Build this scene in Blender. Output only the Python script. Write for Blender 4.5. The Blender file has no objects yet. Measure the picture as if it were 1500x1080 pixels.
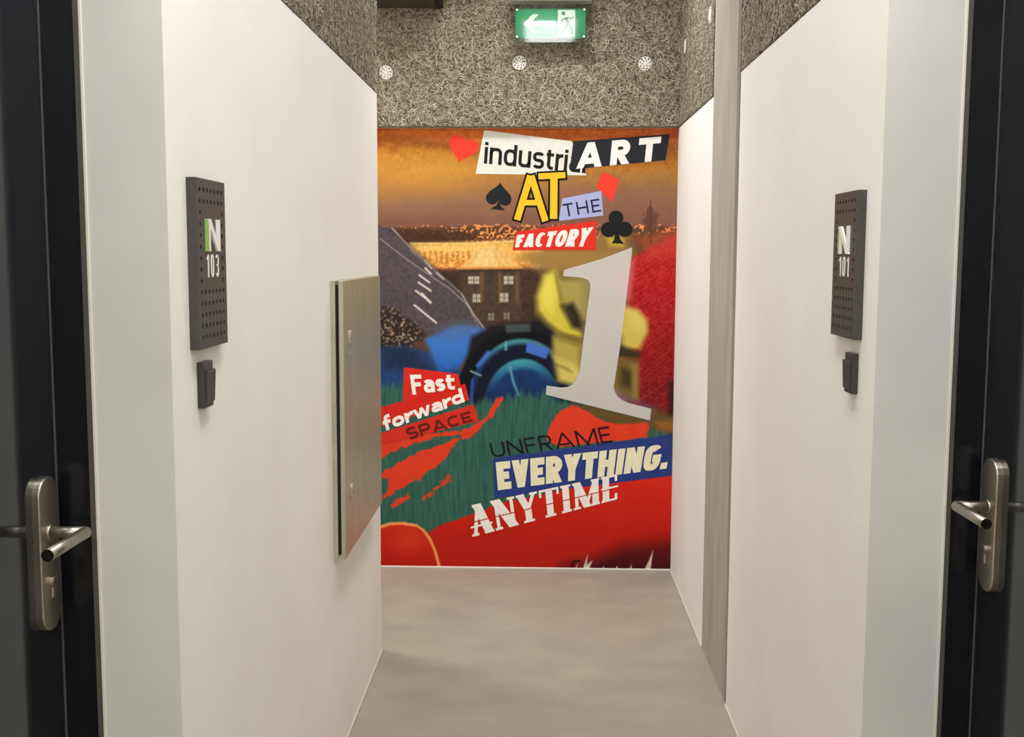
import bpy, bmesh, math, random
import numpy as np
from mathutils import Vector, Matrix

# ------------------------------------------------------------------ camera
CAM_H = 1.5
FPX, YAW, PITCH, ROLL, CYP = 1483.38, .0274, .0944, .0035, 510.406
scene = bpy.context.scene
C = scene.collection


def cam_axes():
    cy, sy, cp, sp = math.cos(YAW), math.sin(YAW), math.cos(PITCH), math.sin(PITCH)
    f = np.array([-sy * cp, cy * cp, -sp]); r = np.array([cy, sy, 0.0]); u = np.cross(r, f)
    c, s = math.cos(ROLL), math.sin(ROLL)
    return c * r + s * u, -s * r + c * u, f


AR, AU, AF = cam_axes()
cam_data = bpy.data.cameras.new('camera')
cam = bpy.data.objects.new('camera', cam_data); C.objects.link(cam)
m = Matrix.Identity(4)
for i in range(3):
    m[i][0], m[i][1], m[i][2] = AR[i], AU[i], -AF[i]
m[2][3] = CAM_H
cam.matrix_world = m
cam_data.sensor_width = 36.0
cam_data.lens = FPX * 36.0 / 1500.0
cam_data.shift_y = -(540 - CYP) / 1500.0
cam_data.clip_start = .02
scene.camera = cam

# ------------------------------------------------------------------ world, exposure
world = bpy.data.worlds.new('world'); scene.world = world
world.use_nodes = True
world.node_tree.nodes['Background'].inputs[0].default_value = (.5, .5, .5, 1)
world.node_tree.nodes['Background'].inputs[1].default_value = 0.0
vs = scene.view_settings
vs.view_transform = 'Standard'; vs.look = 'None'; vs.gamma = 1.0; vs.use_curve_mapping = False
vs.exposure = 0.38
scene.cycles.max_bounces = 12
scene.cycles.diffuse_bounces = 8

LAMP_HALL = 23.0       # radiance of the hall luminaire
LAMP_BACK = 30.0       # luminaire further back in the hall
LAMP_SIDE = 26.0       # luminaire in the side passage
LAMP_MID_FILL = 22.0        # added fill lamp that lifts the walls half way down the corridor
LAMP_JUNCTION = 46.0   # luminaire where the corridor meets the side passage
LAMP_TINT = (1.0, 1.005, 1.0)

# ------------------------------------------------------------------ dimensions (metres)
XL, XR, YB, WH = -.5898, .6265, 4.6996, 2.066
YL, YR = 1.598, 1.895          # where the narrow corridor begins on each side
YLE = 3.70                     # far end of the left wall
XDL, XDR = -.7198, .7675       # hall side walls
CEIL = 3.25
rng = random.Random(7)


# ------------------------------------------------------------------ helpers
def lin(c):
    return tuple(((v / 255.0) / 12.92 if v / 255.0 <= .04045 else ((v / 255.0 + .055) / 1.055) ** 2.4) for v in c)


def px_plane_y(u, v, y):
    dx, dy = (u - 750.0) / FPX, -(v - CYP) / FPX
    d = AF + AR * dx + AU * dy
    t = y / d[1]
    return (d[0] * t, y, CAM_H + d[2] * t)


def material(name, color, rough=.5, metallic=0.0, spec=.5, coat=0.0, emission=None, estr=0.0):
    mt = bpy.data.materials.new(name); mt.use_nodes = True
    b = mt.node_tree.nodes['Principled BSDF']
    b.inputs['Base Color'].default_value = (*color, 1)
    b.inputs['Roughness'].default_value = rough
    b.inputs['Metallic'].default_value = metallic
    b.inputs['Specular IOR Level'].default_value = spec
    b.inputs['Coat Weight'].default_value = coat
    if emission:
        b.inputs['Emission Color'].default_value = (*emission, 1)
        b.inputs['Emission Strength'].default_value = estr
    return mt


def add_noise(mt, c1, c2, scale=8.0, detail=6.0, stretch=(1, 1, 1), bump=0.0, bscale=60.0, lo=.35, hi=.65, bdist=.002):
    """object-space colour mottling and fine relief"""
    nt = mt.node_tree; N, L = nt.nodes, nt.links
    b = N['Principled BSDF']
    tc = N.new('ShaderNodeTexCoord'); mp = N.new('ShaderNodeMapping')
    mp.inputs['Scale'].default_value = stretch
    L.new(tc.outputs['Object'], mp.inputs['Vector'])
    no = N.new('ShaderNodeTexNoise'); no.inputs['Scale'].default_value = scale; no.inputs['Detail'].default_value = detail
    L.new(mp.outputs[0], no.inputs['Vector'])
    cr = N.new('ShaderNodeValToRGB')
    cr.color_ramp.elements[0].position = lo; cr.color_ramp.elements[0].color = (*c1, 1)
    cr.color_ramp.elements[1].position = hi; cr.color_ramp.elements[1].color = (*c2, 1)
    L.new(no.outputs['Fac'], cr.inputs[0]); L.new(cr.outputs[0], b.inputs['Base Color'])
    if bump:
        n2 = N.new('ShaderNodeTexNoise'); n2.inputs['Scale'].default_value = bscale; n2.inputs['Detail'].default_value = 4
        L.new(mp.outputs[0], n2.inputs['Vector'])
        bp = N.new('ShaderNodeBump'); bp.inputs['Strength'].default_value = bump; bp.inputs['Distance'].default_value = bdist
        L.new(n2.outputs['Fac'], bp.inputs['Height']); L.new(bp.outputs[0], b.inputs['Normal'])
    return mt


def mesh_obj(name, verts, faces, mat=None, parent=None, smooth=False):
    me = bpy.data.meshes.new(name)
    me.from_pydata([tuple(v) for v in verts], [], [tuple(f) for f in faces]); me.update()
    if smooth:
        me.polygons.foreach_set('use_smooth', [True] * len(me.polygons))
    o = bpy.data.objects.new(name, me); C.objects.link(o)
    if mat: me.materials.append(mat)
    if parent: o.parent = parent
    return o


def bm_obj(name, bm, mat=None, parent=None, smooth=False):
    bmesh.ops.recalc_face_normals(bm, faces=bm.faces)
    me = bpy.data.meshes.new(name); bm.to_mesh(me); bm.free()
    if smooth:
        me.polygons.foreach_set('use_smooth', [True] * len(me.polygons))
    o = bpy.data.objects.new(name, me); C.objects.link(o)
    if mat: me.materials.append(mat)
    if parent: o.parent = parent
    return o


def bm_box(bm, x0, x1, y0, y1, z0, z1, bevel=0.0, seg=2):
    r = bmesh.ops.create_cube(bm, size=1.0)
    vv = r['verts']
    for v in vv:
        v.co = Vector(((x0 + x1) / 2 + v.co.x * (x1 - x0), (y0 + y1) / 2 + v.co.y * (y1 - y0), (z0 + z1) / 2 + v.co.z * (z1 - z0)))
    if bevel:
        es = {e for v in vv for e in v.link_edges}
        bmesh.ops.bevel(bm, geom=list(es), offset=bevel, segments=seg, profile=.5, affect='EDGES')


def box(name, x0, x1, y0, y1, z0, z1, mat, parent=None, bevel=0.0, seg=2):
    bm = bmesh.new(); bm_box(bm, min(x0, x1), max(x0, x1), y0, y1, z0, z1, bevel, seg)
    return bm_obj(name, bm, mat, parent)


def struct(o, label=None):
    o['kind'] = 'structure'
    if label: o['label'] = label
    return o


def empty(name, loc, label, cat):
    o = bpy.data.objects.new(name, None); C.objects.link(o); o.location = loc
    o.empty_display_size = .05
    o['label'] = label; o['category'] = cat
    return o


def child_local(parent):
    """keep world coordinates of meshes authored in world space"""
    bpy.context.view_layer.update()
    inv = parent.matrix_world.inverted()
    for ch in parent.children:
        ch.matrix_parent_inverse = inv


def tube(bm, p0, p1, r, seg=20, r1=None):
    p0, p1 = Vector(p0), Vector(p1); d = (p1 - p0); L_ = d.length
    M_ = Matrix.Translation((p0 + p1) / 2) @ d.to_track_quat('Z', 'Y').to_matrix().to_4x4()
    bmesh.ops.create_cone(bm, cap_ends=True, segments=seg, radius1=r, radius2=r if r1 is None else r1, depth=L_, matrix=M_)


# ------------------------------------------------------------------ materials
M = {}
WALL = lin((239, 236, 230))
M['plaster'] = add_noise(material('white_plaster', WALL, .75, spec=.25), lin((237, 234, 228)), lin((241, 239, 233)), 3.0, 5, bump=.12, bscale=45, bdist=.003)
M['grey_return'] = add_noise(material('pale_grey_wall', lin((214, 214, 212)), .6, spec=.3), lin((212, 211, 208)), lin((220, 219, 216)), 4.0, 5, bump=.1, bscale=60)  # slightly greyer, cooler tone than the white plaster
M['floor'] = add_noise(material('concrete_floor', lin((170, 164, 152)), .42, spec=.4), lin((151, 142, 128)), lin((163, 154, 139)), 4.5, 12, (1, 1.6, 1), bump=.05, bscale=30, lo=.3, hi=.7)
M['concrete'] = add_noise(material('raw_concrete', lin((170, 163, 150)), .8, spec=.2), lin((162, 154, 142)), lin((180, 173, 160)), 3.0, 8, (5, 5, .9), bump=.25, bscale=25, lo=.3, hi=.7)
M['ceiling'] = add_noise(material('dark_ceiling_concrete', lin((120, 114, 104)), .9, spec=.1), lin((105, 100, 92)), lin((128, 122, 112)), 4, 6)
M['gap'] = add_noise(material('dark_joint_sealant', lin((105, 98, 84)), .8, spec=.1), lin((66, 60, 50)), lin((104, 97, 84)), 14, 6, (1, 1, .3), bump=.4, bscale=60)
M['bead'] = material('white_sealant', lin((226, 222, 212)), .5)
M['caulk'] = material('pale_caulk', lin((206, 199, 186)), .6)
M['board'] = add_noise(material('wood_wool_core', lin((110, 102, 86)), .95, spec=.05), lin((70, 62, 50)), lin((140, 131, 112)), 120, 6, bump=.8, bscale=160, bdist=.004)
M['leaf'] = add_noise(material('anthracite_gloss_lacquer', lin((30, 32, 37)), .09, spec=.6), lin((29, 31, 36)), lin((32, 34, 39)), 3, 3)
M['frame'] = add_noise(material('black_steel_frame', lin((18, 20, 26)), .2, spec=.45), lin((16, 18, 24)), lin((20, 22, 28)), 5, 3)
M['lip'] = material('grey_frame_edge', lin((86, 82, 78)), .5)
M['seal'] = material('black_rubber', lin((8, 8, 9)), .7)
M['chrome'] = add_noise(material('brushed_stainless', lin((176, 168, 155)), .38, 1.0), lin((168, 160, 147)), lin((184, 177, 165)), 60, 4, (1, 1, .2), bump=.04, bscale=200)
M['chrome_dark'] = material('lever_end_cap', lin((58, 54, 48)), .5, 1.0)
M['keyhole'] = material('lock_cylinder_dark', lin((70, 66, 60)), .4, .8)
M['sign_black'] = add_noise(material('charcoal_powder_coat', lin((64, 61, 58)), .45, spec=.5), lin((60, 57, 54)), lin((68, 65, 62)), 90, 3, bump=.05, bscale=300)
M['hole'] = material('dark_cavity', lin((14, 12, 10)), .8)
M['switch'] = material('black_plastic', lin((52, 50, 48)), .35)
M['letter_white'] = material('white_acrylic', lin((238, 236, 230)), .35)
M['letter_green'] = material('green_acrylic', lin((150, 185, 95)), .35)
M['steel'] = add_noise(material('satin_zinc_steel', lin((190, 185, 162)), .36, .7), lin((186, 181, 158)), lin((196, 191, 168)), 30, 4, (1, 1, .15), bump=.03, bscale=150)
M['steel_edge'] = add_noise(material('painted_cabinet_edge', lin((176, 172, 150)), .5, .2), lin((170, 166, 144)), lin((182, 178, 156)), 20, 3)
M['white_plastic'] = material('white_plastic', lin((225, 222, 214)), .4)
M['washer'] = material('white_galvanised_washer', lin((236, 232, 224)), .45)
M['duct'] = add_noise(material('dark_brown_duct', lin((62, 54, 44)), .7), lin((56, 48, 40)), lin((70, 61, 50)), 12, 4)

# ------------------------------------------------------------------ the setting
struct(box('floor', -4.3, 1.4, -3.2, 5.0, -.1, 0.0, M['floor']), 'smooth grey concrete screed floor')
struct(box('ceiling', -4.3, 1.4, -3.2, 5.0, CEIL, CEIL + .1, M['ceiling']), 'dark concrete ceiling')
struct(box('wall_back', -4.2, 1.2, YB, YB + .2, 0, CEIL, M['plaster']), 'white end wall behind the mural')
# left block: rounded at its far end
bm = bmesh.new(); bm_box(bm, -1.3, XL, YL + .0015, YLE, 0, WH)
ed = [e for e in bm.edges if all(abs(v.co.x - XL) < 1e-5 and abs(v.co.y - YLE) < 1e-5 for v in e.verts)]
bmesh.ops.bevel(bm, geom=ed, offset=.012, segments=4, profile=.5, affect='EDGES')
struct(bm_obj('wall_left', bm, M['plaster']), 'white plaster corridor wall on the left')
struct(box('wall_left_return', XDL, XL, YL, YL + .0015, 0, WH, M['grey_return']), 'pale grey wall strip beside the left door')
struct(box('wall_right', XR, 1.3, YR + .0015, 3.262, 0, WH, M['plaster']), 'white plaster corridor wall on the right')
struct(box('wall_right_far', XR, 1.2, 3.766, YB, 0, WH, M['plaster']), 'white wall section between concrete pillar and mural')
struct(box('wall_right_return', XR, XDR, YR, YR + .0015, 0, WH, M['grey_return']), 'pale grey wall strip beside the right door')
# concrete pillar, flush with the right wall; its near edge leans a little
pv = [(XR, 3.345, CEIL), (XR, 3.766, CEIL), (1.0, 3.766, CEIL), (1.0, 3.345, CEIL),
      (XR, 3.290, 0), (XR, 3.766, 0), (1.0, 3.766, 0), (1.0, 3.290, 0)]
pil = mesh_obj('wall_pillar', pv, [(0, 1, 2, 3), (7, 6, 5, 4), (0, 4, 5, 1), (1, 5, 6, 2), (2, 6, 7, 3), (3, 7, 4, 0)], M['concrete'])
struct(pil, 'raw concrete pillar set flush in the right wall')
gv = [(XR + .010, 3.262, CEIL), (XR + .010, 3.345, CEIL), (1.0, 3.345, CEIL), (1.0, 3.262, CEIL),
      (XR + .010, 3.262, 0), (XR + .010, 3.290, 0), (1.0, 3.290, 0), (1.0, 3.262, 0)]
struct(mesh_obj('trim_1', gv, [(0, 1, 2, 3), (7, 6, 5, 4), (0, 4, 5, 1), (1, 5, 6, 2), (2, 6, 7, 3), (3, 7, 4, 0)], M['gap']), 'dark recessed joint beside the concrete pillar')
# wider hall where the camera stands
for s, xd, ye in ((-1, XDL, YL), (1, XDR, YR)):
    side = 'left' if s < 0 else 'right'
    struct(box('wall_hall_' + side, xd, xd + s * .5, -3.1, ye - .98, 0, CEIL, M['plaster']), 'white hall wall beside the %s door' % side)
    struct(box('wall_hall_%s_header' % side, xd, xd + s * .5, ye - .98, ye, 2.13, CEIL, M['plaster']), 'white wall above the %s door' % side)
    xa = XL if s < 0 else XR
    struct(box('wall_%s_upper' % side, xa + s * .03, xa + s * .66, ye, 3.70 if s < 0 else 3.262, WH, CEIL, M['concrete']), 'concrete wall above the %s partition' % side)
    struct(box('wall_%s_upper_return' % side, xd, xa + s * .028, ye - .002, ye, WH, CEIL, M['plaster']), 'white wall strip above the %s partition end' % side)
struct(box('wall_right_far_upper', XR + .03, 1.2, 3.766, YB, WH, CEIL, M['concrete']), 'concrete wall above the far right partition')
struct(box('wall_hall_end', -1.3, 1.3, -3.2, -3.1, 0, CEIL, M['plaster']), 'white wall behind the camera')
struct(box('wall_passage', -4.2, -1.3, 3.5, YLE, 0, CEIL, M['plaster']), 'white wall of the side passage')
struct(box('wall_passage_end', -4.3, -4.2, 3.4, 4.9, 0, CEIL, M['plaster']), 'white end wall of the side passage')
# sealant beads along the skirting
struct(box('baseboard_left', XL, XL + .005, YL + .01, YLE - .004, 0, .006, M['caulk'], bevel=.0015, seg=1))
struct(box('baseboard_right', XR - .005, XR, YR + .01, 3.262, 0, .006, M['caulk'], bevel=.0015, seg=1))
struct(box('baseboard_right_far', XR - .005, XR, 3.766, YB, 0, .006, M['caulk'], bevel=.0015, seg=1))
struct(box('baseboard_back', -.98, XR - .005, YB - .007, YB, 0, .009, M['bead'], bevel=.0015, seg=1))
# corner beads at the door side of the grey strips
struct(box('trim_2', XDL - .001, XDL + .0045, YL - .0025, YL, 0, WH, M['bead'], bevel=.001, seg=1))
struct(box('trim_3', XDR - .0045, XDR + .001, YR - .0025, YR, 0, WH, M['bead'], bevel=.001, seg=1))

# ------------------------------------------------------------------ ceiling luminaires


def lamp_material(name, strength):
    mt = bpy.data.materials.new(name); mt.use_nodes = True
    nt = mt.node_tree; nt.nodes.clear()
    e = nt.nodes.new('ShaderNodeEmission'); e.inputs[0].default_value = (*LAMP_TINT, 1); e.inputs[1].default_value = strength
    o = nt.nodes.new('ShaderNodeOutputMaterial'); nt.links.new(e.outputs[0], o.inputs[0])
    return mt


def ceiling_lamp(cx, cy, wx, wy, strength, label, skirt=0.0):
    o = empty('ceiling_lamp', (cx, cy, CEIL), label, 'lamp'); o['group'] = 'ceiling luminaires'
    h = box('housing', cx - wx / 2, cx + wx / 2, cy - wy / 2, cy + wy / 2, CEIL - .05, CEIL, M['white_plastic'], o, .004)
    z = CEIL - .0505
    if skirt:      # added skirt that keeps lamp light off the upper acoustic panels
        bm = bmesh.new()
        for xa, xb, ya, yb in ((-wx / 2, -wx / 2 + .006, -wy / 2, wy / 2), (wx / 2 - .006, wx / 2, -wy / 2, wy / 2), (-wx / 2 + .006, wx / 2 - .006, -wy / 2, -wy / 2 + .006), (-wx / 2 + .006, wx / 2 - .006, wy / 2 - .006, wy / 2)):
            bm_box(bm, cx + xa, cx + xb, cy + ya, cy + yb, CEIL - .05 - skirt, CEIL - .05)
        bm_obj('added_skirt', bm, M['lip'], o)
    d = mesh_obj('diffuser', [(cx - wx / 2 + .012, cy - wy / 2 + .012, z), (cx - wx / 2 + .012, cy + wy / 2 - .012, z),
                              (cx + wx / 2 - .012, cy + wy / 2 - .012, z), (cx + wx / 2 - .012, cy - wy / 2 + .012, z)],
                 [(0, 1, 2, 3)], lamp_material('lit_diffuser', strength), o)
    child_local(o)
    return o


ceiling_lamp(.06, 1.15, .40, 1.0, LAMP_HALL, 'white rectangular ceiling luminaire over the mouth of the narrow corridor')
ceiling_lamp(.06, -1.65, .40, 1.0, LAMP_BACK, 'white rectangular ceiling luminaire in the hall behind the camera')
ceiling_lamp(.02, 2.60, .30, .60, LAMP_MID_FILL, 'added fill lamp with added skirt half way down the narrow corridor', .17)  # invented lamp, put in to brighten the mid-corridor walls
ceiling_lamp(0.0, 4.02, .60, .30, LAMP_JUNCTION, 'small ceiling luminaire with added skirt in front of the mural', .17)
ceiling_lamp(-1.7, 4.22, 1.0, .40, LAMP_SIDE, 'white rectangular ceiling luminaire in the side passage')


# ------------------------------------------------------------------ doors
def make_door(n, s, ye, xd, xleaf, zoff, label):
    """s=-1 left wall, +1 right wall; ye = y of the jamb that faces the camera"""
    d = bpy.data.objects.new('door_%d' % n, None); C.objects.link(d)
    d.location = (xleaf, ye - .45, 0); struct(d, label)
    top = 2.10
    # jamb reveals and head, front lip, seal
    def b(name, xa, xb, y0, y1, z0, z1, mat, par=d, bev=0.0):
        return box(name, min(xa, xb), max(xa, xb), y0, y1, z0, z1, mat, par, bev)
    xlip = xd + s * .0085
    b('jamb', xlip, xleaf + s * .06, ye - .001, ye + .001, 0, top, M['frame'])
    b('jamb', xlip, xleaf + s * .06, ye - .9795, ye - .96, 0, top, M['frame'])
    b('frame_head', xlip, xleaf + s * .06, ye - .96, ye - .001, top, 2.129, M['frame'])
    b('frame_edge', xd + s * .0012, xlip, ye - .0035, ye + .001, 0, top, M['lip'])
    b('door_seal', xleaf + s * .001, xleaf + s * .012, ye - .0045, ye - .001, .002, top - .002, M['seal'])
    b('seal_edge', xleaf - s * .0025, xleaf + s * .0005, ye - .0022, ye - .001, .002, top - .002, M['lip'])
    leaf = b('leaf', xleaf, xleaf + s * .05, ye - .9575, ye - .0055, .005, top - .003, M['leaf'], d, .0015)
    # lever handle on a long rounded plate
    yc = ye - .0525 if s < 0 else ye - .058
    z0, z1 = .8985 + zoff, 1.1465 + zoff
    hw, th = .0300, .012
    prof = []
    for k in range(17):
        a = math.pi * k / 16
        prof.append((hw * math.cos(a), z1 - hw + hw * math.sin(a)))
    for k in range(17):
        a = math.pi + math.pi * k / 16
        prof.append((hw * math.cos(a), z0 + hw + hw * math.sin(a)))
    bm = bmesh.new()
    vs0 = [bm.verts.new((xleaf, yc + y, z)) for y, z in prof]
    f = bm.faces.new(vs0)
    r = bmesh.ops.extrude_face_region(bm, geom=[f])
    vv = [g for g in r['geom'] if isinstance(g, bmesh.types.BMVert)]
    bmesh.ops.translate(bm, vec=(-s * th, 0, 0), verts=vv)
    ff = [g for g in r['geom'] if isinstance(g, bmesh.types.BMFace)]
    ee = [e for e in ff[0].edges]
    bmesh.ops.bevel(bm, geom=ee, offset=.0022, segments=2, profile=.5, affect='EDGES')
    plate = bm_obj('handle_plate', bm, M['chrome'], leaf)
    plate['label'] = 'long rounded stainless handle plate'
    xf = xleaf - s * th
    zl = 1.057 + zoff
    xb = xleaf - s * .068
    bm = bmesh.new()
    tube(bm, (xf + s * .002, yc, zl), (xf - s * .004, yc, zl), .0125, 24)
    tube(bm, (xf, yc, zl), (xb - s * .000, yc, zl), .0095, 24)
    bmesh.ops.create_uvsphere(bm, u_segments=20, v_segments=12, radius=.0096, matrix=Matrix.Translation((xb, yc, zl)))
    tube(bm, (xb, yc, zl), (xb, yc - .122, zl), .0095, 24)
    lev = bm_obj('lever', bm, M['chrome'], leaf, smooth=False)
    for p in lev.data.polygons: p.use_smooth = len(p.vertices) == 4
    bm = bmesh.new(); tube(bm, (xb, yc - .1221, zl), (xb, yc - .1232, zl), .0092, 24)
    bm_obj('lever_cap', bm, M['chrome_dark'], leaf)
    # profile cylinder with a round head and a slot
    zk = .979 + zoff - .002
    bm = bmesh.new()
    tube(bm, (xf + s * .001, yc, zk), (xf - s * .006, yc, zk), .0088, 24)
    bm_box(bm, min(xf - s * .004, xf + s * .001), max(xf - s * .004, xf + s * .001), yc - .005, yc + .005, zk - .026, zk - .003, .002, 2)
    bm_obj('lock_cylinder', bm, M['chrome'], leaf)
    box('key_slot', min(xf - s * .0064, xf - s * .0055), max(xf - s * .0064, xf - s * .0055), yc - .0012, yc + .0012, zk - .005, zk + .004, M['keyhole'], leaf)
    bpy.context.view_layer.update()
    child_local(d)
    return d


make_door(1, -1, YL, XDL, -.784, 0.0, 'glossy anthracite door with steel lever on the left')
make_door(2, 1, YR, XDR, .832, -.016, 'glossy anthracite door with steel lever on the right')


# ------------------------------------------------------------------ stroke lettering engine
def arc(cx, cy, rx, ry, a0, a1, n=14, sq=2.0):
    o = []
    for k in range(n + 1):
        a = math.radians(a0 + (a1 - a0) * k / n)
        c, s_ = math.cos(a), math.sin(a)
        o.append((cx + rx * math.copysign(abs(c) ** (2 / sq), c), cy + ry * math.copysign(abs(s_) ** (2 / sq), s_)))
    return o


class Stroke(list):
    """polygon that remembers which stroke of its letter it belongs to"""
    def __init__(self, pts, si=0):
        super().__init__(pts); self.si = si


def glyph(ch, w, h, sq=2.4, x=.72):
    """strokes (points, closed, weight factor) of one character in the box 0..w, 0..1"""
    a, b, lo, hi = h, w - h, h, 1 - h
    m_ = w / 2
    E = .35

    def ext(p, q):       # lengthen both ends so that clipping cuts them level
        dx, dy = q[0] - p[0], q[1] - p[1]
        L_ = math.hypot(dx, dy); e = 2.2 * h / L_ + .05
        return [(p[0] - dx * e, p[1] - dy * e), (q[0] + dx * e, q[1] + dy * e)]
    S = []
    if ch == 'A':
        S = [(ext((a * 1.05, 0), (m_, 1)), 0, 1), (ext((w - a * 1.05, 0), (m_, 1)), 0, 1), ([(w * .25, .27), (w * .75, .27)], 0, .9)]
    elif ch == 'V':
        S = [(ext((a * 1.05, 1), (m_, 0)), 0, 1), (ext((w - a * 1.05, 1), (m_, 0)), 0, 1)]
    elif ch == 'N':
        S = [([(a, 0), (a, 1)], 0, 1), ([(b, 0), (b, 1)], 0, 1), (ext((a, 1), (b, 0)), 0, 1)]
    elif ch == 'M':
        S = [([(a, 0), (a, 1)], 0, 1), ([(b, 0), (b, 1)], 0, 1), (ext((a, 1), (m_, .12)), 0, 1), (ext((b, 1), (m_, .12)), 0, 1)]
    elif ch == 'Y':
        S = [(ext((a, 1), (m_, .42)), 0, 1), (ext((b, 1), (m_, .42)), 0, 1), ([(m_, .46), (m_, 0)], 0, 1)]
        S[0] = ([S[0][0][0], (m_, .42)], 0, 1); S[1] = ([S[1][0][0], (m_, .42)], 0, 1)
    elif ch == 'T':
        S = [([(0, hi), (w, hi)], 0, 1), ([(m_, 0), (m_, 1)], 0, 1)]
    elif ch == 'H':
        S = [([(a, 0), (a, 1)], 0, 1), ([(b, 0), (b, 1)], 0, 1), ([(a, .5), (b, .5)], 0, 1)]
    elif ch in 'EF':
        S = [([(a, 0), (a, 1)], 0, 1), ([(0, hi), (w, hi)], 0, 1), ([(0, .5), (w * .88, .5)], 0, 1)]
        if ch == 'E': S.append(([(0, lo), (w, lo)], 0, 1))
    elif ch == 'I' or ch == 'l':
        S = [([(m_, 0), (m_, 1)], 0, 1)]
    elif ch in 'RP':
        mid = .46
        r = (hi - mid) / 2
        S = [([(a, 0), (a, 1)], 0, 1), ([(a, hi), (b - r, hi)] + arc(b - r, mid + r, r, r, 90, -90, 12)[1:] + [(a, mid)], 0, 1)]
        if ch == 'R':
            e = ext((w * .45, mid), (b * 1.0, 0)); S.append(([(w * .45, mid), e[1]], 0, 1))
    elif ch in 'CG':
        S = [(arc(m_, .5, m_ - a, .5 - h, 48, 312, 26, sq), 0, 1)]
        if ch == 'G':
            S = [(arc(m_, .5, m_ - a, .5 - h, 48, 345, 28, sq) + [(b, .48), (m_, .48)], 0, 1)]
    elif ch in 'O0':
        S = [(arc(m_, .5, m_ - a, .5 - h, 0, 360, 32, sq if ch == 'O' else 2.8)[:-1], 1, 1)]
    elif ch in 'Ss':
        H_ = 1 if ch == 'S' else x
        r1 = (H_ - 2 * h) / 4
        S = [(arc(m_, H_ - h - r1, m_ - a, r1, 25, 270, 16, sq) + arc(m_, h + r1, m_ - a, r1, 90, -155, 16, sq)[1:], 0, 1)]
    elif ch == 'U':
        r = min(m_ - a, .45)
        S = [([(a, 1)] + arc(m_, lo + r, m_ - a, r, 180, 360, 18, sq) + [(b, 1)], 0, 1)]
    elif ch == '1':
        S = [([(b, 0), (b, 1)], 0, 1), ([(b, hi + h * .4), (max(0, b - .22), .78)], 0, 1)]
    elif ch == '3':
        r1 = (1 - 2 * h) / 4
        S = [(arc(m_, hi - r1, m_ - a, r1, 155, -90, 16, sq) + arc(m_, lo + r1, m_ - a, r1, 90, -155, 16, sq), 0, 1)]
    elif ch == '.':
        S = [([(0, h), (2 * h, h)], 0, 1)]
    elif ch == 'i':
        S = [([(m_, 0), (m_, x)], 0, 1), ([(m_, .86), (m_, .86 + 2 * h)], 0, 1.05)]
    elif ch in 'nu':
        r = m_ - a
        S = [([(a, 0), (a, x)], 0, 1), ([(a, x - h - r * .9)] + arc(m_, x - h - r, r, r, 180, 0, 16, sq) + [(b, 0)], 0, 1)]
        if ch == 'u':
            S = [([(w - px_, x - py_) for px_, py_ in p], c, f_) for p, c, f_ in S]
    elif ch == 'd':
        S = [([(b, 0), (b, 1)], 0, 1), (arc(m_, x / 2, m_ - a, x / 2 - h, 0, 360, 26, sq)[:-1], 1, 1)]
    elif ch == 'a':
        r = x * .26
        S = [(arc(m_, x - h - r, m_ - a, r, 150, 0, 12, sq) + [(b, 0)], 0, 1),
             ([(b, x * .56), (m_, x * .56)] + arc(m_, h + (x * .56 - h) / 2, m_ - a, (x * .56 - h) / 2, 90, 270, 12, sq)[1:] + [(b, h * 1.3)], 0, .95)]
    elif ch == 't':
        S = [([(w * .36, .93), (w * .36, h + .16)] + arc(w * .36 + .16, h + .16, .16, .16, 180, 270, 8)[1:] + [(w, h)], 0, 1), ([(0, x - h), (w, x - h)], 0, 1)]
    elif ch == 'r':
        r = max(.05, w - a - h * .2)
        S = [([(a, 0), (a, x)], 0, 1), (arc(a + r, x - h - r * .9, r, r * .9, 180, 80, 10), 0, 1)]
    elif ch == 'f':
        S = [([(w * .4, 0), (w * .4, hi - .16)] + arc(w * .4 + .16, hi - .16, .16, .16, 180, 90, 8)[1:] + [(w, hi)], 0, 1), ([(0, x - h), (w * .95, x - h)], 0, 1)]
    elif ch == 'o':
        S = [(arc(m_, x / 2, m_ - a, x / 2 - h, 0, 360, 28, sq)[:-1], 1, 1)]
    elif ch == 'w':
        q = [(a * .9, x), (w * .29, 0), (m_, x * .95), (w * .71, 0), (w - a * .9, x)]
        for k in range(4):
            e = ext(q[k], q[k + 1]); S.append((e, 0, .92))
    return S


def stroke_quads(pts, closed, h):
    P = [Vector((p[0], p[1])) for p in pts]
    Q = [P[0]]
    for p in P[1:]:
        if (p - Q[-1]).length > 1e-5: Q.append(p)
    P = Q; n = len(P)
    out = []
    L_, R_ = [], []
    for i in range(n):
        if closed:
            d0 = (P[i] - P[i - 1]).normalized(); d1 = (P[(i + 1) % n] - P[i]).normalized()
        else:
            d1 = (P[i + 1] - P[i]).normalized() if i < n - 1 else None
            d0 = (P[i] - P[i - 1]).normalized() if i > 0 else d1
            d1 = d1 or d0
        t = d0 + d1
        t = t.normalized() if t.length > 1e-4 else d0
        nn = Vector((-t.y, t.x)); n0 = Vector((-d0.y, d0.x))
        k = h / max(.45, nn.dot(n0))
        L_.append(P[i] + nn * k); R_.append(P[i] - nn * k)
    for i in range(n if closed else n - 1):
        j = (i + 1) % n
        out.append([L_[i], L_[j], R_[j], R_[i]])
    return out


def clip(poly, axis, lim, keep_less):
    out = []
    n = len(poly)
    for i in range(n):
        p, q = poly[i], poly[(i + 1) % n]
        ip = (p[axis] <= lim) if keep_less else (p[axis] >= lim)
        iq = (q[axis] <= lim) if keep_less else (q[axis] >= lim)
        if ip: out.append(p)
        if ip != iq:
            t = (lim - p[axis]) / (q[axis] - p[axis])
            out.append(p + (q - p) * t)
    return out


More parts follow.
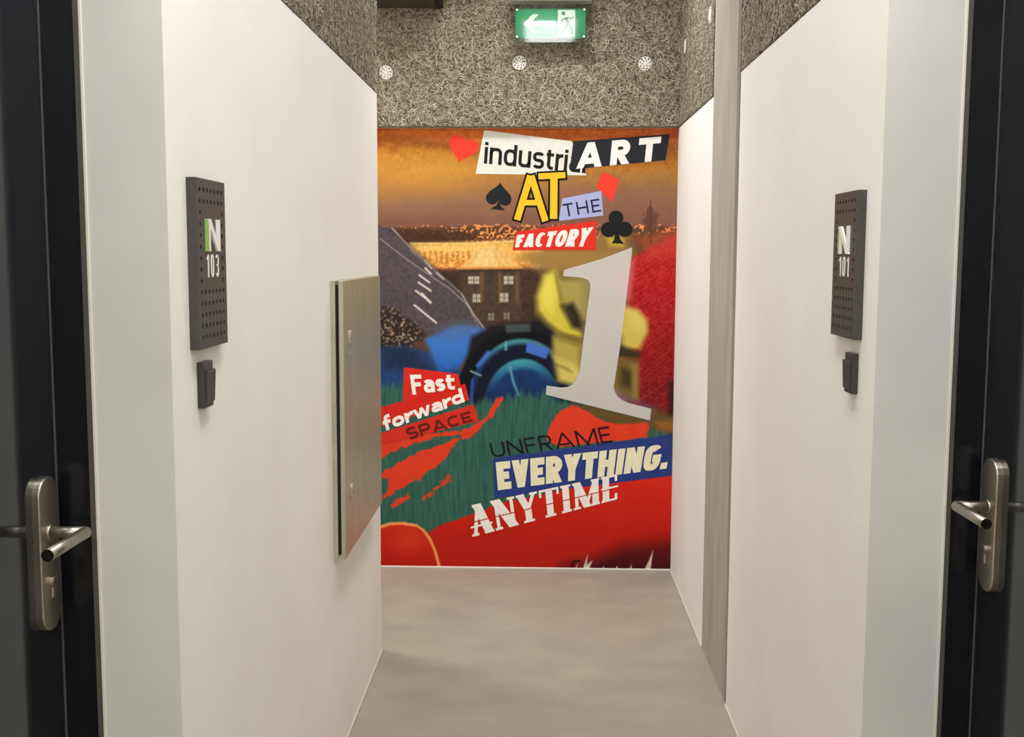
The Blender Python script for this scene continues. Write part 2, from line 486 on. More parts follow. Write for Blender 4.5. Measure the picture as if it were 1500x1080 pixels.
WID = dict(A=.80, R=.68, T=.64, H=.72, E=.56, F=.54, C=.72, O=.80, Y=.70, U=.70, N=.74, M=.88, V=.74, I=.2, G=.74, S=.62, P=.64,
           i=.20, n=.50, d=.54, u=.50, s=.46, t=.36, r=.36, a=.50, l=.20, f=.36, o=.54, w=.78)
WID.update({'1': .30, '0': .50, '3': .50, '.': .2})


def word(text, total, weight, gap=.10, sq=2.4, x=.72, serif=False, cut=None, widths=None, spans=None):
    """polygons of a word laid out over 0..total by 0..1"""
    h = weight / 2
    ws = []
    for ch in text:
        w = (widths or {}).get(ch, WID[ch])
        if ch in 'Iil': w = max(weight * 1.02, .05)
        if ch == '.': w = weight
        ws.append(w)
    gsum = gap * (len(text) - 1)
    if spans is None:
        fixed = sum(w for ch, w in zip(text, ws) if ch in 'Iil.')
        k = (total - gsum - fixed) / (sum(ws) - fixed)
        ws = [w if ch in 'Iil.' else w * k for ch, w in zip(text, ws)]
        x0s = []; xx = 0
        for w in ws:
            x0s.append(xx); xx += w + gap
    else:
        x0s = [s_[0] for s_ in spans]; ws = [s_[1] - s_[0] for s_ in spans]
    polys = []
    for ch, w, x0 in zip(text, ws, x0s):
        hh = min(h, w * .48)
        xh = x if ch in 'inudatrsfow' else 1
        for si, (pts, closed, f_) in enumerate(glyph(ch, w, hh, sq, x)):
            for q in stroke_quads(pts, closed, hh * f_):
                top = x if ch == 'w' else 1.12
                q = clip(clip(q, 1, 0, False), 1, top if ch in 'i' or ch == 'w' else 1.0, True)
                if len(q) > 2: polys.append(Stroke([(p[0] + x0, p[1]) for p in q], si))
    return polys


def poly_mesh(name, polys, mapper, mat, parent, thick=None, stag=(0, -5e-5, 0)):
    bm = bmesh.new()
    for p in polys:
        try:
            f = bm.faces.new([bm.verts.new(Vector(mapper(*q)) + Vector(stag) * getattr(p, 'si', 0)) for q in p])
        except ValueError:
            pass
    if thick is not None:
        r = bmesh.ops.extrude_face_region(bm, geom=list(bm.faces))
        bmesh.ops.translate(bm, vec=thick, verts=[g for g in r['geom'] if isinstance(g, bmesh.types.BMVert)])
    return bm_obj(name, bm, mat, parent)


# ------------------------------------------------------------------ mural
def vnoise(u, v, fu, fv, seed):
    g = np.random.default_rng(seed).random((512, 512)).astype(np.float32)
    x = u * fu + 37.1; y = v * fv + 11.3
    xi = np.floor(x).astype(int); yi = np.floor(y).astype(int)
    fx = x - xi; fy = y - yi
    fx = fx * fx * (3 - 2 * fx); fy = fy * fy * (3 - 2 * fy)
    a = g[yi % 512, xi % 512]; b = g[yi % 512, (xi + 1) % 512]; c = g[(yi + 1) % 512, xi % 512]; d = g[(yi + 1) % 512, (xi + 1) % 512]
    return (a * (1 - fx) + b * fx) * (1 - fy) + (c * (1 - fx) + d * fx) * fy


def fbm(u, v, f, seed, fv=None, oct=4):
    fv = fv or f
    s = 0; amp = .5; t = 0
    for k in range(oct):
        s = s + amp * vnoise(u, v, f * 2 ** k, fv * 2 ** k, seed + k); t += amp; amp *= .55
    return s / t


def pdist(u, v, poly):
    """signed pixel distance, negative inside"""
    d2 = np.full(u.shape, 1e12, np.float32); ins = np.zeros(u.shape, bool)
    n = len(poly)
    for i in range(n):
        (x0, y0), (x1, y1) = poly[i], poly[(i + 1) % n]
        ex, ey = x1 - x0, y1 - y0
        L2 = ex * ex + ey * ey + 1e-9
        t = np.clip(((u - x0) * ex + (v - y0) * ey) / L2, 0, 1)
        dx, dy = u - x0 - t * ex, v - y0 - t * ey
        d2 = np.minimum(d2, dx * dx + dy * dy)
        if y0 != y1:
            cr = ((y0 > v) != (y1 > v)) & (u < (x1 - x0) * (v - y0) / (y1 - y0) + x0)
            ins ^= cr
    d = np.sqrt(d2)
    return np.where(ins, -d, d)


def ldist(u, v, pts):
    d2 = np.full(u.shape, 1e12, np.float32)
    for (x0, y0), (x1, y1) in zip(pts[:-1], pts[1:]):
        ex, ey = x1 - x0, y1 - y0
        t = np.clip(((u - x0) * ex + (v - y0) * ey) / (ex * ex + ey * ey + 1e-9), 0, 1)
        d2 = np.minimum(d2, (u - x0 - t * ex) ** 2 + (v - y0 - t * ey) ** 2)
    return np.sqrt(d2)


def Z1(*p): return [(540 + x / 3.1915, 170 + y / 3.1915) for x, y in p]
def Z2(*p): return [(540 + x / 3.1915, 370 + y / 3.1915) for x, y in p]
def Z3(*p): return [(540 + x / 3.1915, 580 + y / 3.1915) for x, y in p]


def paint(u, v):
    """colour of the printed photo collage (0..255 display values)"""
    col = np.zeros(u.shape + (3,), np.float32)

    def mix(mask, c):
        nonlocal col
        c = np.asarray(c, np.float32)
        col = col * (1 - mask[..., None]) + c * mask[..., None]

    def soft(d, w=1.2): return np.clip(.5 - d / (2 * w), 0, 1)
    def ramp(stops, t):
        xs = [s[0] for s in stops]
        return np.stack([np.interp(t, xs, [s[1][k] for s in stops]) for k in range(3)], -1)
    n1 = fbm(u, v, 1 / 40., 1); n2 = fbm(u, v, 1 / 9., 5); n3 = fbm(u, v, 1 / 3.5, 9, oct=2)
    # sky
    t = v + (n1 - .5) * 26
    left = ramp([(185, (186, 92, 40)), (204, (176, 92, 34)), (214, (160, 92, 32)), (226, (186, 124, 42)), (250, (186, 128, 52)), (275, (172, 120, 62)), (300, (146, 104, 76)), (330, (124, 82, 68))], t)
    right = ramp([(185, (178, 84, 44)), (205, (166, 80, 38)), (225, (138, 84, 34)), (245, (170, 112, 44)), (262, (158, 112, 58)), (285, (140, 98, 76)), (330, (128, 86, 72))], t)
    k = np.clip((u - 640) / 260, 0, 1)[..., None]
    col = left * (1 - k) + right * k
    mix(soft(pdist(u, v, [(556, 186), (1000, 186), (1000, 192), (890, 200), (760, 196), (700, 206), (640, 204), (600, 196)]), 6) * .75, (208, 104, 42))
    mix(soft(ldist(u, v, [(556, 205), (620, 209), (690, 221), (700, 226)]) - 4, 6) * .55, (122, 70, 30))
    wx = (fbm(u, v, 1 / 22., 23) - .5) * 60; wy = (fbm(u, v, 1 / 22., 27) - .5) * 60
    st = vnoise(u + wx + v * .7, v + wy - u * .4, 1 / 2.4, 1 / 15., 21)
    st2 = vnoise(u - wx - v * .9, v + wy + u * .5, 1 / 2.6, 1 / 12., 22)
    amp = np.clip((290 - v) / 60, .15, 1)[..., None]
    col += ((st - .5)[..., None] * 20 + (st2 - .5)[..., None] * 16 + (n3 - .5)[..., None] * 16 + (n2 - .5)[..., None] * 20) * amp * np.array([1, .95, .6])
    bl = soft(pdist(u, v, [(640, 232), (700, 240), (700, 262), (600, 270), (556, 262), (556, 240)]), 16)
    mix(bl * .35, (214, 158, 74))
    # skyline: dark land with city lights
    hor = 331 + (n2 - .5) * 7
    land = np.clip((v - hor) / 3, 0, 1)
    mix(land, (92, 62, 40))
    lights = (vnoise(u, v, 1 / 3.0, 1 / 2.2, 31) > .80 - .16 * np.clip((u - 640) / 60, 0, 1)) & (v > hor - 2) & (v < 349 + n2 * 10)
    mix(lights * np.clip(.35 + n2, 0, 1), (238, 148, 82))
    mix(soft(pdist(u, v, [(570, 338), (600, 336), (640, 337), (700, 342), (700, 352), (640, 357), (600, 360)]), 2) * .8, (66, 42, 30))
    mix(soft(pdist(u, v, [(880, 341), (992, 341), (992, 380), (880, 380)]), 3) * .8, (92, 66, 38))
    # bright gold row of buildings
    gold = soft(pdist(u, v, [(596, 358), (660, 356), (760, 352), (800, 368), (890, 372), (880, 392), (760, 396), (680, 396), (640, 398), (622, 384)]), 4)
    g = ramp([(352, (205, 150, 70)), (364, (238, 186, 96)), (376, (226, 160, 72)), (392, (214, 128, 56)), (400, (150, 84, 44))], v + (n2 - .5) * 10)
    mix(gold, g)
    arches = (np.sin(u * .78) > .25) & (v > 368) & (v < 386) & (u < 690)
    mix(arches * gold * .45, (150, 88, 40))
    mix(soft(ldist(u, v, [(602, 357), (690, 357), (760, 353)]) - 1.5, 1.5) * .8, (246, 206, 128))
    spk = (vnoise(u, v, 1 / 2.5, 1 / 2.5, 33) > .68) & (gold > .4)
    mix(spk * .55, (250, 214, 140))
    mix(soft(pdist(u, v, [(770, 372), (900, 368), (905, 392), (870, 400), (800, 396)]), 6) * .8, (166, 104, 52))
    # courtyard dark
    yard = soft(pdist(u, v, [(640, 396), (690, 393), (830, 394), (860, 420), (840, 520), (690, 500), (640, 440)]), 5)
    mix(yard, np.stack([52 + n3 * 26 + 6 * n2, 38 + n3 * 20, 30 + n3 * 16], -1))
    # central building
    fac = soft(pdist(u, v, [(673, 396), (762, 396), (764, 470), (694, 472), (676, 440)]), 1.5)
    mix(fac, np.stack([62 + n3 * 26, 48 + n3 * 20, 38 + n3 * 16], -1))
    for cx in (705, 732, 757):
        mix(soft(pdist(u, v, [(cx - 2, 398), (cx + 3, 398), (cx + 3, 444), (cx - 2, 444)]), 1.5) * .65, (128, 90, 54))
    mix(soft(pdist(u, v, [(672, 392), (704, 366), (724, 361), (738, 366), (762, 391)]), 1.2), np.stack([206 + n3 * 46, 158 + n3 * 46, 84 + n3 * 46], -1))
    mix(soft(pdist(u, v, [(704, 366), (724, 361), (726, 390), (690, 391)]), 3) * .45, (238, 214, 150))
    mix(soft(ldist(u, v, [(670, 393), (764, 392)]) - 1.3, 1), (226, 148, 74))
    mix(soft(ldist(u, v, [(674, 398), (762, 397)]) - 1, 1) * .6, (34, 26, 22))
    for cx, cy, hw, hh in ((694, 410.5, 8, 5.5), (745, 410.5, 7, 6), (698, 437, 5.5, 6), (738.5, 436, 6, 6.5), (719.5, 464, 4, 5), (742, 463, 4, 4.5)):
        mix(soft(pdist(u, v, [(cx - hw, cy - hh), (cx + hw, cy - hh), (cx + hw, cy + hh), (cx - hw, cy + hh)]), 1) * .95, (196, 186, 166) if hh > 5 else (150, 140, 124))
        mix(soft(np.abs(u - cx) - .8, .8) * (np.abs(v - cy) < hh) * .75, (70, 56, 46)); mix(soft(np.abs(v - cy) - .6, .7) * (np.abs(u - cx) < hw) * .6, (70, 56, 46))
        mix(soft(np.abs(np.abs(u - cx) - hw * .5) - .5, .6) * (np.abs(v - cy) < hh) * .4, (90, 74, 60))
    # left dark pitched roof with panes
    roof = soft(pdist(u, v, [(540, 322), (557, 331), (574, 334), (604, 366), (640, 398), (676, 430), (694, 462), (716, 490), (640, 500), (600, 470), (540, 452)]), 1.5)
    rc = np.stack([70 + n3 * 22, 62 + n3 * 20, 66 + n3 * 22], -1)
    mix(roof, rc)
    d1 = np.abs(((u * .74 - v * .68) / 11.0) % 1 - .5) * 11; d2 = np.abs(((u * .35 + v * .94) / 13.0) % 1 - .5) * 13
    mix(soft(np.minimum(d1, d2) - .3, .8) * roof * .22, (46, 40, 44))
    for pl, w, a in (([(574, 334), (604, 366), (640, 398), (676, 430), (692, 458), (714, 488)], 1.0, .8), ([(557, 350), (600, 383), (660, 424), (690, 452)], .7, .65), ([(600, 366), (650, 410)], .6, .55), ([(684, 444), (706, 490)], .8, .5)):
        mix(soft(ldist(u, v, pl) - w, .9) * a, (186, 178, 176))
    for p in ([(623, 382), (632, 393)], [(640, 400), (650, 409)], [(614, 403), (629, 414)], [(613, 414), (631, 426)], [(609, 426), (630, 442)], [(618, 430), (631, 444)], [(607, 447), (639, 473)], [(623, 393), (631, 401)]):
        mix(soft(ldist(u, v, p) - 1.3, .9) * .95, (226, 216, 210))
    mix(soft(pdist(u, v, [(570, 336), (590, 352), (620, 384), (660, 420), (676, 430), (672, 412), (640, 392), (606, 360)]), 3) * .35, (34, 28, 26))
    # rubble
    rub = soft(pdist(u, v, [(540, 446), (575, 452), (604, 470), (622, 492), (600, 512), (540, 515)]) + (n2 - .5) * 14, 3)
    rn = vnoise(u, v, 1 / 2.6, 1 / 2.6, 41)
    mix(rub, np.stack([46 + 120 * np.clip(rn - .45, 0, 1) * 2, 38 + 100 * np.clip(rn - .45, 0, 1) * 2, 36 + 84 * np.clip(rn - .45, 0, 1) * 2], -1))
    # blue light cone and blue brickwork
    mix(soft(pdist(u, v, [(540, 508), (600, 508), (640, 520), (700, 560), (690, 610), (540, 620)]), 4), np.stack([30 + 14 * n3, 56 + 22 * n3, 100 + 30 * n3], -1))
    mix(soft(pdist(u, v, [(556, 506), (600, 504), (640, 545), (600, 545), (560, 540)]), 8) * .55, (28, 30, 48))
    cone = soft(pdist(u, v, [(622, 497), (668, 476), (700, 478), (718, 486), (694, 508), (672, 540), (644, 546)]), 4)
    mix(cone, ramp([(475, (66, 104, 168)), (505, (58, 116, 196)), (535, (46, 100, 184)), (550, (40, 84, 160))], v + (n2 - .5) * 20))
    mix(soft(pdist(u, v, [(640, 480), (690, 470), (700, 486), (660, 496)]), 8) * .4, (92, 112, 150))
    # tunnel rings
    dk = soft(pdist(u, v, [(690, 494), (720, 478), (800, 468), (840, 500), (830, 610), (690, 616), (676, 570)]), 4)
    mix(dk, (26, 24, 32))

    def ell(cx, cy, rx, ry): return (np.sqrt(((u - cx) / rx) ** 2 + ((v - cy) / ry) ** 2) - 1) * min(rx, ry)
    r1 = ell(762, 588, 94, 106)
    mix(soft(r1, 2.0), (14, 15, 20))
    r2 = ell(764, 592, 78, 96)
    mix(soft(r2, 1.5) * .95, ramp([(490, (40, 92, 100)), (520, (24, 52, 96)), (570, (22, 44, 92)), (610, (20, 50, 66))], v))
    mix(soft(np.abs(r2 + 3) - 2.2, 2) * np.clip((545 - v) / 40, 0, 1) * .8, (84, 150, 152))
    r3 = ell(764, 592, 70, 86)
    mix(soft(r3, 1.5) * .9, (16, 20, 36))
    mix(soft(pdist(u, v, [(739, 476), (776, 474), (778, 486), (742, 488)]), 2) * .6, (92, 108, 104))
    mix(soft(pdist(u, v, [(772, 501), (804, 511), (800, 526), (770, 516)]), 1.2), (66, 108, 190))
    mix(soft(ldist(u, v, [(741, 502), (741, 512)]) - 2, 1.2) * .9, (96, 166, 176))
    mix(soft(ldist(u, v, [(715, 517), (700, 536)]) - 3, 2) * .9, (70, 116, 206))
    mix(soft(ldist(u, v, [(690, 544), (704, 550)]) - 1.3, 1), (136, 156, 158))
    mix(soft(ldist(u, v, [(692, 556), (690, 600)]) - 1.5, 1.5) * .8, (48, 92, 190))
    r4 = ell(766, 600, 58, 74)
    mix(soft(r4, 1.5), ramp([(525, (70, 158, 170)), (545, (40, 104, 140)), (570, (20, 46, 92)), (600, (16, 40, 70))], v + (u - 766) * .12))
    r5 = ell(766, 606, 50, 66)
    mix(soft(r5, 3) * .92, np.stack([18 + 8 * n2, 38 + 24 * n2, 76 + 40 * n2], -1))
    mix(soft(ldist(u, v, [(747, 538), (752, 560), (760, 580)]) - 1.8, 1.3) * .85, (96, 158, 176))
    # green grass field with upright streaks
    gl = vnoise(u, v, 1 / 1.9, 1 / 22., 51)
    gtop = np.interp(u, [540, 640, 676, 700, 740, 770, 800, 850, 880, 930, 1000], [560, 560, 586, 584, 576, 570, 572, 584, 600, 606, 640]) + (vnoise(u, v, 1 / 4., 1 / 60., 52) - .5) * 14
    gr = np.clip((v - gtop) / 12, 0, 1)
    gcol = np.stack([36 + 20 * gl + 10 * n2, 80 + 22 * gl + 8 * n2, 70 + 20 * gl + 6 * n2], -1)
    mix(gr, gcol)
    # yellow and olive blurred figure, red fabric to its right
    red = soft(pdist(u, v, [(1002, 338), (988, 345), (925, 377), (900, 400), (890, 470), (900, 560), (915, 610), (1002, 636)]), 4)
    rl = np.abs(((u * .55 + v * .83) / 12.0) % 1 - .5) * 12; rl2 = np.abs(((u * .9 - v * .45) / 30.0) % 1 - .5) * 30
    base = ramp([(345, (176, 46, 40)), (400, (182, 30, 34)), (500, (150, 26, 26)), (600, (116, 22, 26))], v)
    mix(red, base + (n3[..., None] - .5) * 40)
    mix(soft(rl - .4 + (n2 - .5) * 2, .9) * red * .38, (214, 56, 50))
    mix(soft(np.abs(rl - 2.5) - .5 + (n2 - .5) * 2, .9) * red * .35, (104, 14, 20)); mix(soft(rl2 - .4, .8) * red * .25, (112, 16, 22))
    mix(soft(pdist(u, v, [(930, 350), (1002, 330), (1002, 372), (952, 380)]), 8) * .5, (196, 70, 52))
    ol = soft(pdist(u, v, Z2((700, 20), (880, -40), (1200, -120), (1240, 0), (1180, 300), (1000, 300), (860, 120), (760, 60))), 9)
    mix(ol * .8, (150, 120, 66))
    ink = lambda p, c, w=5, a=1.0: mix(soft(pdist(u, v, p), w) * a, c)
    ink(Z2((860, 120), (1040, 110), (1060, 400), (1040, 620), (880, 600), (860, 480), (870, 360)), (120, 106, 54), 6)
    ink(Z2((886, 130), (1034, 128), (1034, 320), (980, 330), (910, 230)), (164, 150, 78), 5)
    ink(Z2((785, 210), (815, 110), (870, 82), (888, 150), (905, 250), (1005, 350), (1005, 420), (900, 385), (830, 330), (790, 280)), (204, 188, 66), 6)
    ink(Z2((800, 200), (830, 110), (872, 95), (878, 200), (860, 280), (810, 260)), (226, 212, 92), 6, .8)
    ink(Z2((900, 380), (1005, 400), (1005, 440), (870, 400)), (120, 104, 44), 4, .8)
    ink(Z2((900, 250), (955, 236), (1012, 330), (1000, 370), (950, 350)), (44, 36, 26), 5)
    mix(soft(ldist(u, v, Z2((790, 285), (835, 335), (900, 378), (1005, 412))) - 2, 4) * .55, (84, 66, 30))
    mix(soft(ldist(u, v, Z2((872, 92), (886, 160), (905, 245), (960, 310))) - 1.5, 3) * .5, (92, 78, 34))
    ink(Z2((862, 395), (990, 440), (985, 560), (900, 530), (866, 490)), (176, 158, 76), 5)
    ink(Z2((870, 490), (960, 520), (1000, 560), (960, 620), (890, 600)), (206, 188, 96), 5)
    ink(Z2((872, 520), (930, 540), (950, 560), (880, 530)), (96, 82, 40), 3, .7)
    ink(Z2((1000, 120), (1220, 60), (1200, 700), (1000, 620)), (140, 126, 84), 8, .8)
    ink(Z2((1185, 255), (1250, 262), (1300, 310), (1306, 370), (1270, 450), (1200, 468), (1170, 430)), (200, 180, 82), 5)
    ink(Z2((1200, 262), (1262, 275), (1295, 330), (1290, 380), (1230, 350)), (214, 198, 108), 6, .7)
    ink(Z2((1170, 430), (1270, 465), (1265, 500), (1160, 490)), (58, 46, 28), 4)
    ink(Z2((1155, 490), (1262, 500), (1262, 690), (1200, 690), (1150, 620)), (112, 92, 42), 5)
    ink(Z2((1180, 540), (1240, 560), (1230, 640), (1180, 620)), (56, 44, 28), 5, .8)
    ink(Z2((1228, 520), (1262, 520), (1262, 690), (1232, 690)), (146, 120, 60), 3, .8)
    ink(Z2((960, 700), (1320, 720), (1430, 760), (1430, 830), (1150, 820), (1040, 770)), (96, 76, 40), 6)
    ink(Z2((1340, 790), (1430, 780), (1430, 840), (1350, 830)), (148, 100, 44), 4, .8)
    ink(Z2((1400, 600), (1440, 600), (1440, 760), (1400, 760)), (44, 22, 22), 4, .7)
    ink(Z2((1150, 60), (1240, 40), (1220, 220), (1160, 220), (1120, 160)), (206, 90, 110), 6, .9)
    ink(Z2((1020, 330), (1180, 400), (1170, 450), (1010, 400)), (60, 50, 90), 8, .7)
    ink(Z2((1100, 640), (1180, 660), (1330, 730), (1320, 780), (1150, 720)), (120, 90, 150), 8, .6)
    # red paint areas
    n4 = (fbm(u, v, 1 / 7., 61) - .5) * 9 + (n3 - .5) * 4
    RD = np.stack([214 + 10 * n2, 56 + 10 * n2, 32 + 8 * n2], -1)
    R1 = Z3((20, 190), (430, 165), (540, 110), (600, 15), (632, 0), (600, 72), (560, 112), (490, 185), (440, 208), (425, 178), (300, 200), (180, 235), (20, 300))
    R2 = Z3((40, 380), (130, 320), (250, 255), (420, 200), (400, 238), (330, 322), (240, 388), (130, 445), (55, 500), (85, 430), (100, 388))
    R3 = Z3((104, 538), (112, 500), (180, 460), (196, 472), (150, 508))
    R4 = Z3((250, 492), (290, 440), (370, 378), (388, 400), (330, 432), (275, 470))
    R5 = Z3((830, 205), (850, 130), (900, 68), (950, 48), (1000, 60), (1060, 100), (1110, 126), (1200, 132), (1310, 122), (1302, 195), (1180, 210), (1050, 222), (900, 240))
    for P, a, sc in ((R1, 1, .8), (R2, 1, 1), (R3, .95, 1), (R4, .9, 1.6), (R5, 1, .5)):
        mix(soft(pdist(u, v, P) + n4 * sc, 1.1) * a, RD)
    big = soft(pdist(u, v, Z3((20, 850), (20, 720), (270, 645), (330, 605), (440, 568), (520, 540), (600, 505), (720, 480), (1000, 420), (1480, 350), (1480, 850))) + n4 * .25, 1.0)
    bc = ramp([(690, (214, 46, 28)), (740, (200, 34, 20)), (790, (184, 30, 17)), (834, (178, 32, 20))], v + (n1 - .5) * 20)
    mix(big, bc)
    edge = ldist(u, v, Z3((20, 620), (60, 612), (100, 598), (160, 596), (222, 606), (256, 628), (288, 672), (312, 730), (330, 800), (332, 860)))
    dome = soft(pdist(u, v, Z3((20, 620), (60, 612), (100, 598), (160, 596), (222, 606), (256, 628), (288, 672), (312, 730), (330, 800), (332, 860), (20, 860))), 1.5)
    mix(dome, ramp([(766, (204, 48, 26)), (800, (196, 36, 20)), (834, (172, 24, 16))], v))
    mix(soft(np.sqrt(((u - 600) / 20) ** 2 + ((v - 795) / 14) ** 2) * 12 - 12, 8) * .4, (214, 74, 44))
    mix(soft(edge - 2.0 - 1.5 * (n2 - .5), 1.0), (236, 156, 84))
    mr = np.clip(.5 - pdist(u, v, Z3((900, 800), (1060, 760), (1180, 700), (1300, 680), (1480, 660), (1480, 900), (860, 900))) / 26, 0, 1)
    mix(mr * .85, ramp([(780, (120, 20, 18)), (810, (80, 14, 18)), (834, (44, 14, 20))], v))
    for sp in (((1288, 815), (1310, 770), (1330, 722), (1318, 815)), ((1000, 815), (1014, 770), (1024, 742), (1020, 790), (1046, 770), (1030, 815)), ((1090, 815), (1098, 795), (1104, 815)), ((1150, 815), (1162, 795), (1166, 815)), ((1216, 815), (1230, 788), (1228, 815)), ((960, 815), (978, 785), (970, 815))):
        mix(soft(pdist(u, v, Z3(*sp)), .9), (214, 196, 180))
    mix(soft(ldist(u, v, Z3((985, 772), (955, 775), (950, 800), (965, 812))) - 1.4, .8), (40, 14, 16))
    # lone tree on the skyline
    tr = soft(np.sqrt(((u - 953.5) / 10.5) ** 2 + ((v - 322) / 19) ** 2) * 12 - 12 + (vnoise(u, v, 1 / 2.4, 1 / 5., 71) - .5) * 7, 1.6)
    mix(tr * .75, (92, 58, 48)); mix(soft(ldist(u, v, [(953, 294), (953, 356)]) - .9, .9) * .8, (80, 50, 42))
    mix(soft(pdist(u, v, [(888, 346), (914, 350), (912, 362), (892, 360)]), 4) * .8, (206, 178, 60))
    return np.clip(col, 2, 255)


MUR_X0, MUR_X1, MUR_Z0, MUR_Z1 = -.96, XR - .001, .009, 2.0655
PRINT_GAIN = 1.06
mural = empty('wall_mural', ((MUR_X0 + MUR_X1) / 2, YB - .001, 0), 'large colourful photo collage mural covering the corridor end wall', 'mural')


def build_mural_background():
    st = .003
    nx = int((MUR_X1 - MUR_X0) / st); nz = int((MUR_Z1 - MUR_Z0) / st)
    xs = np.linspace(MUR_X0, MUR_X1, nx + 1); zs = np.linspace(MUR_Z0, MUR_Z1, nz + 1)
    X, Z = np.meshgrid(xs, zs)
    y = YB - .001
    D = np.stack([X, np.full_like(X, y), Z - CAM_H], -1)
    dep = D @ AF
    U = 750 + FPX * (D @ AR) / dep; V = CYP - FPX * (D @ AU) / dep
    rgb = paint(U.astype(np.float32), V.astype(np.float32)) / 255.0
    L_ = np.where(rgb <= .04045, rgb / 12.92, ((rgb + .055) / 1.055) ** 2.4) * PRINT_GAIN
    co = np.stack([X, np.full_like(X, y), Z], -1).reshape(-1, 3)
    idx = np.arange((nx + 1) * (nz + 1)).reshape(nz + 1, nx + 1)
    F = np.stack([idx[:-1, :-1], idx[:-1, 1:], idx[1:, 1:], idx[1:, :-1]], -1).reshape(-1, 4)
    me = bpy.data.meshes.new('printed_background')
    me.vertices.add(len(co)); me.vertices.foreach_set('co', co.astype(np.float32).ravel())
    me.loops.add(F.size); me.loops.foreach_set('vertex_index', F.astype(np.int32).ravel())
    me.polygons.add(len(F)); me.polygons.foreach_set('loop_start', (np.arange(len(F)) * 4).astype(np.int32))
    me.update(calc_edges=True)
    at = me.color_attributes.new('print', 'FLOAT_COLOR', 'POINT')
    rgba = np.concatenate([L_.reshape(-1, 3), np.ones((len(co), 1))], 1).astype(np.float32)
    at.data.foreach_set('color', rgba.ravel())
    mt = material('printed_wallpaper', (.5, .5, .5), .5, spec=.12)
    nd = mt.node_tree.nodes.new('ShaderNodeAttribute'); nd.attribute_name = 'print'
    mt.node_tree.links.new(nd.outputs['Color'], mt.node_tree.nodes['Principled BSDF'].inputs['Base Color'])
    me.materials.append(mt)
    o = bpy.data.objects.new('printed_background', me); C.objects.link(o); o.parent = mural
    o['label'] = 'printed collage of sunset roofs, tunnel rings and red paint'
    return o


build_mural_background()
_ink = {}


def ink(c, name='print_ink'):
    c = tuple(c)
    if c not in _ink:
        l = tuple(min(1, x * PRINT_GAIN) for x in lin(c))
        mt = material(name, l, .5, spec=.12)
        add_noise(mt, tuple(x * .96 for x in l), tuple(min(1, x * 1.03) for x in l), 30, 4)
        _ink[c] = mt
    return _ink[c]


LAY = .0005


def print_poly(name, polys, color, layer, parent=None, label=None):
    y = YB - .001 - LAY * layer
    o = poly_mesh(name, polys, lambda a, b: px_plane_y(a, b, y), ink(color), parent or mural)
    if label: o['label'] = label
    return o


def print_word(text, quad, color, layer, parent, weight=.16, name='lettering', polys=None, **kw):
    """quad: pixel corners baseline start, baseline end, top start, top end"""
    (ax, ay), (bx, by), (cx, cy), (dx, dy) = quad
    ht = (math.hypot(cx - ax, cy - ay) + math.hypot(dx - bx, dy - by)) / 2
    wd = (math.hypot(bx - ax, by - ay) + math.hypot(dx - cx, dy - cy)) / 2
    W = wd / ht
    if polys is None:
        polys = word(text, W, weight, **kw)
    else:
        polys = polys(W)

    def mp(s, t):
        s = s / W
        return (ax + (bx - ax) * s + (cx - ax) * t + (ax - bx - cx + dx) * s * t, ay + (by - ay) * s + (cy - ay) * t + (ay - by - cy + dy) * s * t)
    return print_poly(name, [Stroke([mp(*p) for p in q], getattr(q, 'si', 0)) for q in polys], color, layer, parent)


def patch(name, pts, color, layer, label):
    return print_poly(name, [pts], color, layer, None, label)


# the translucent numeral
def translucent(name, c, a):
    mt = material(name, tuple(x * 1.05 for x in lin(c)), .5, spec=.2)
    mt.node_tree.nodes['Principled BSDF'].inputs['Alpha'].default_value = a
    return mt


one = [(826, 395.6), (880, 380), (925.8, 362.5), (925.5, 372), (917, 440), (908, 510), (899, 567), (900.5, 574), (904, 580), (911, 586), (922, 591), (954, 599),
       (952, 616), (799.6, 578.4), (800.5, 565), (822, 568), (831.5, 567), (838, 564), (843, 557), (849, 545), (857, 480), (864.5, 424), (864.5, 416), (862, 410.5), (853, 407), (825, 404.5)]
bm = bmesh.new()
f = bm.faces.new([bm.verts.new(px_plane_y(a, b, YB - .001 - LAY)) for a, b in one])
f.normal_update(); bmesh.ops.triangulate(bm, faces=[f])
o1 = bm_obj('numeral_one', bm, translucent('translucent_white_ink', (230, 227, 222), .66), mural); o1['label'] = 'large translucent white numeral 1'

# suits
def heart_pts(cx, cy, s, rot):
    o = []
    for k in range(48):
        t = 2 * math.pi * k / 48
        x = 16 * math.sin(t) ** 3; y = 13 * math.cos(t) - 5 * math.cos(2 * t) - 2 * math.cos(3 * t) - math.cos(4 * t)
        x, y = x * s, -y * s
        o.append((cx + x * math.cos(rot) - y * math.sin(rot), cy + x * math.sin(rot) + y * math.cos(rot)))
    return o


def fan(name, pts, color, layer, label):
    bm = bmesh.new()
    y = YB - .001 - LAY * layer
    f = bm.faces.new([bm.verts.new(px_plane_y(a, b, y)) for a, b in pts])
    f.normal_update(); bmesh.ops.triangulate(bm, faces=[f])
    o = bm_obj(name, bm, ink(color), mural); o['label'] = label
    return o


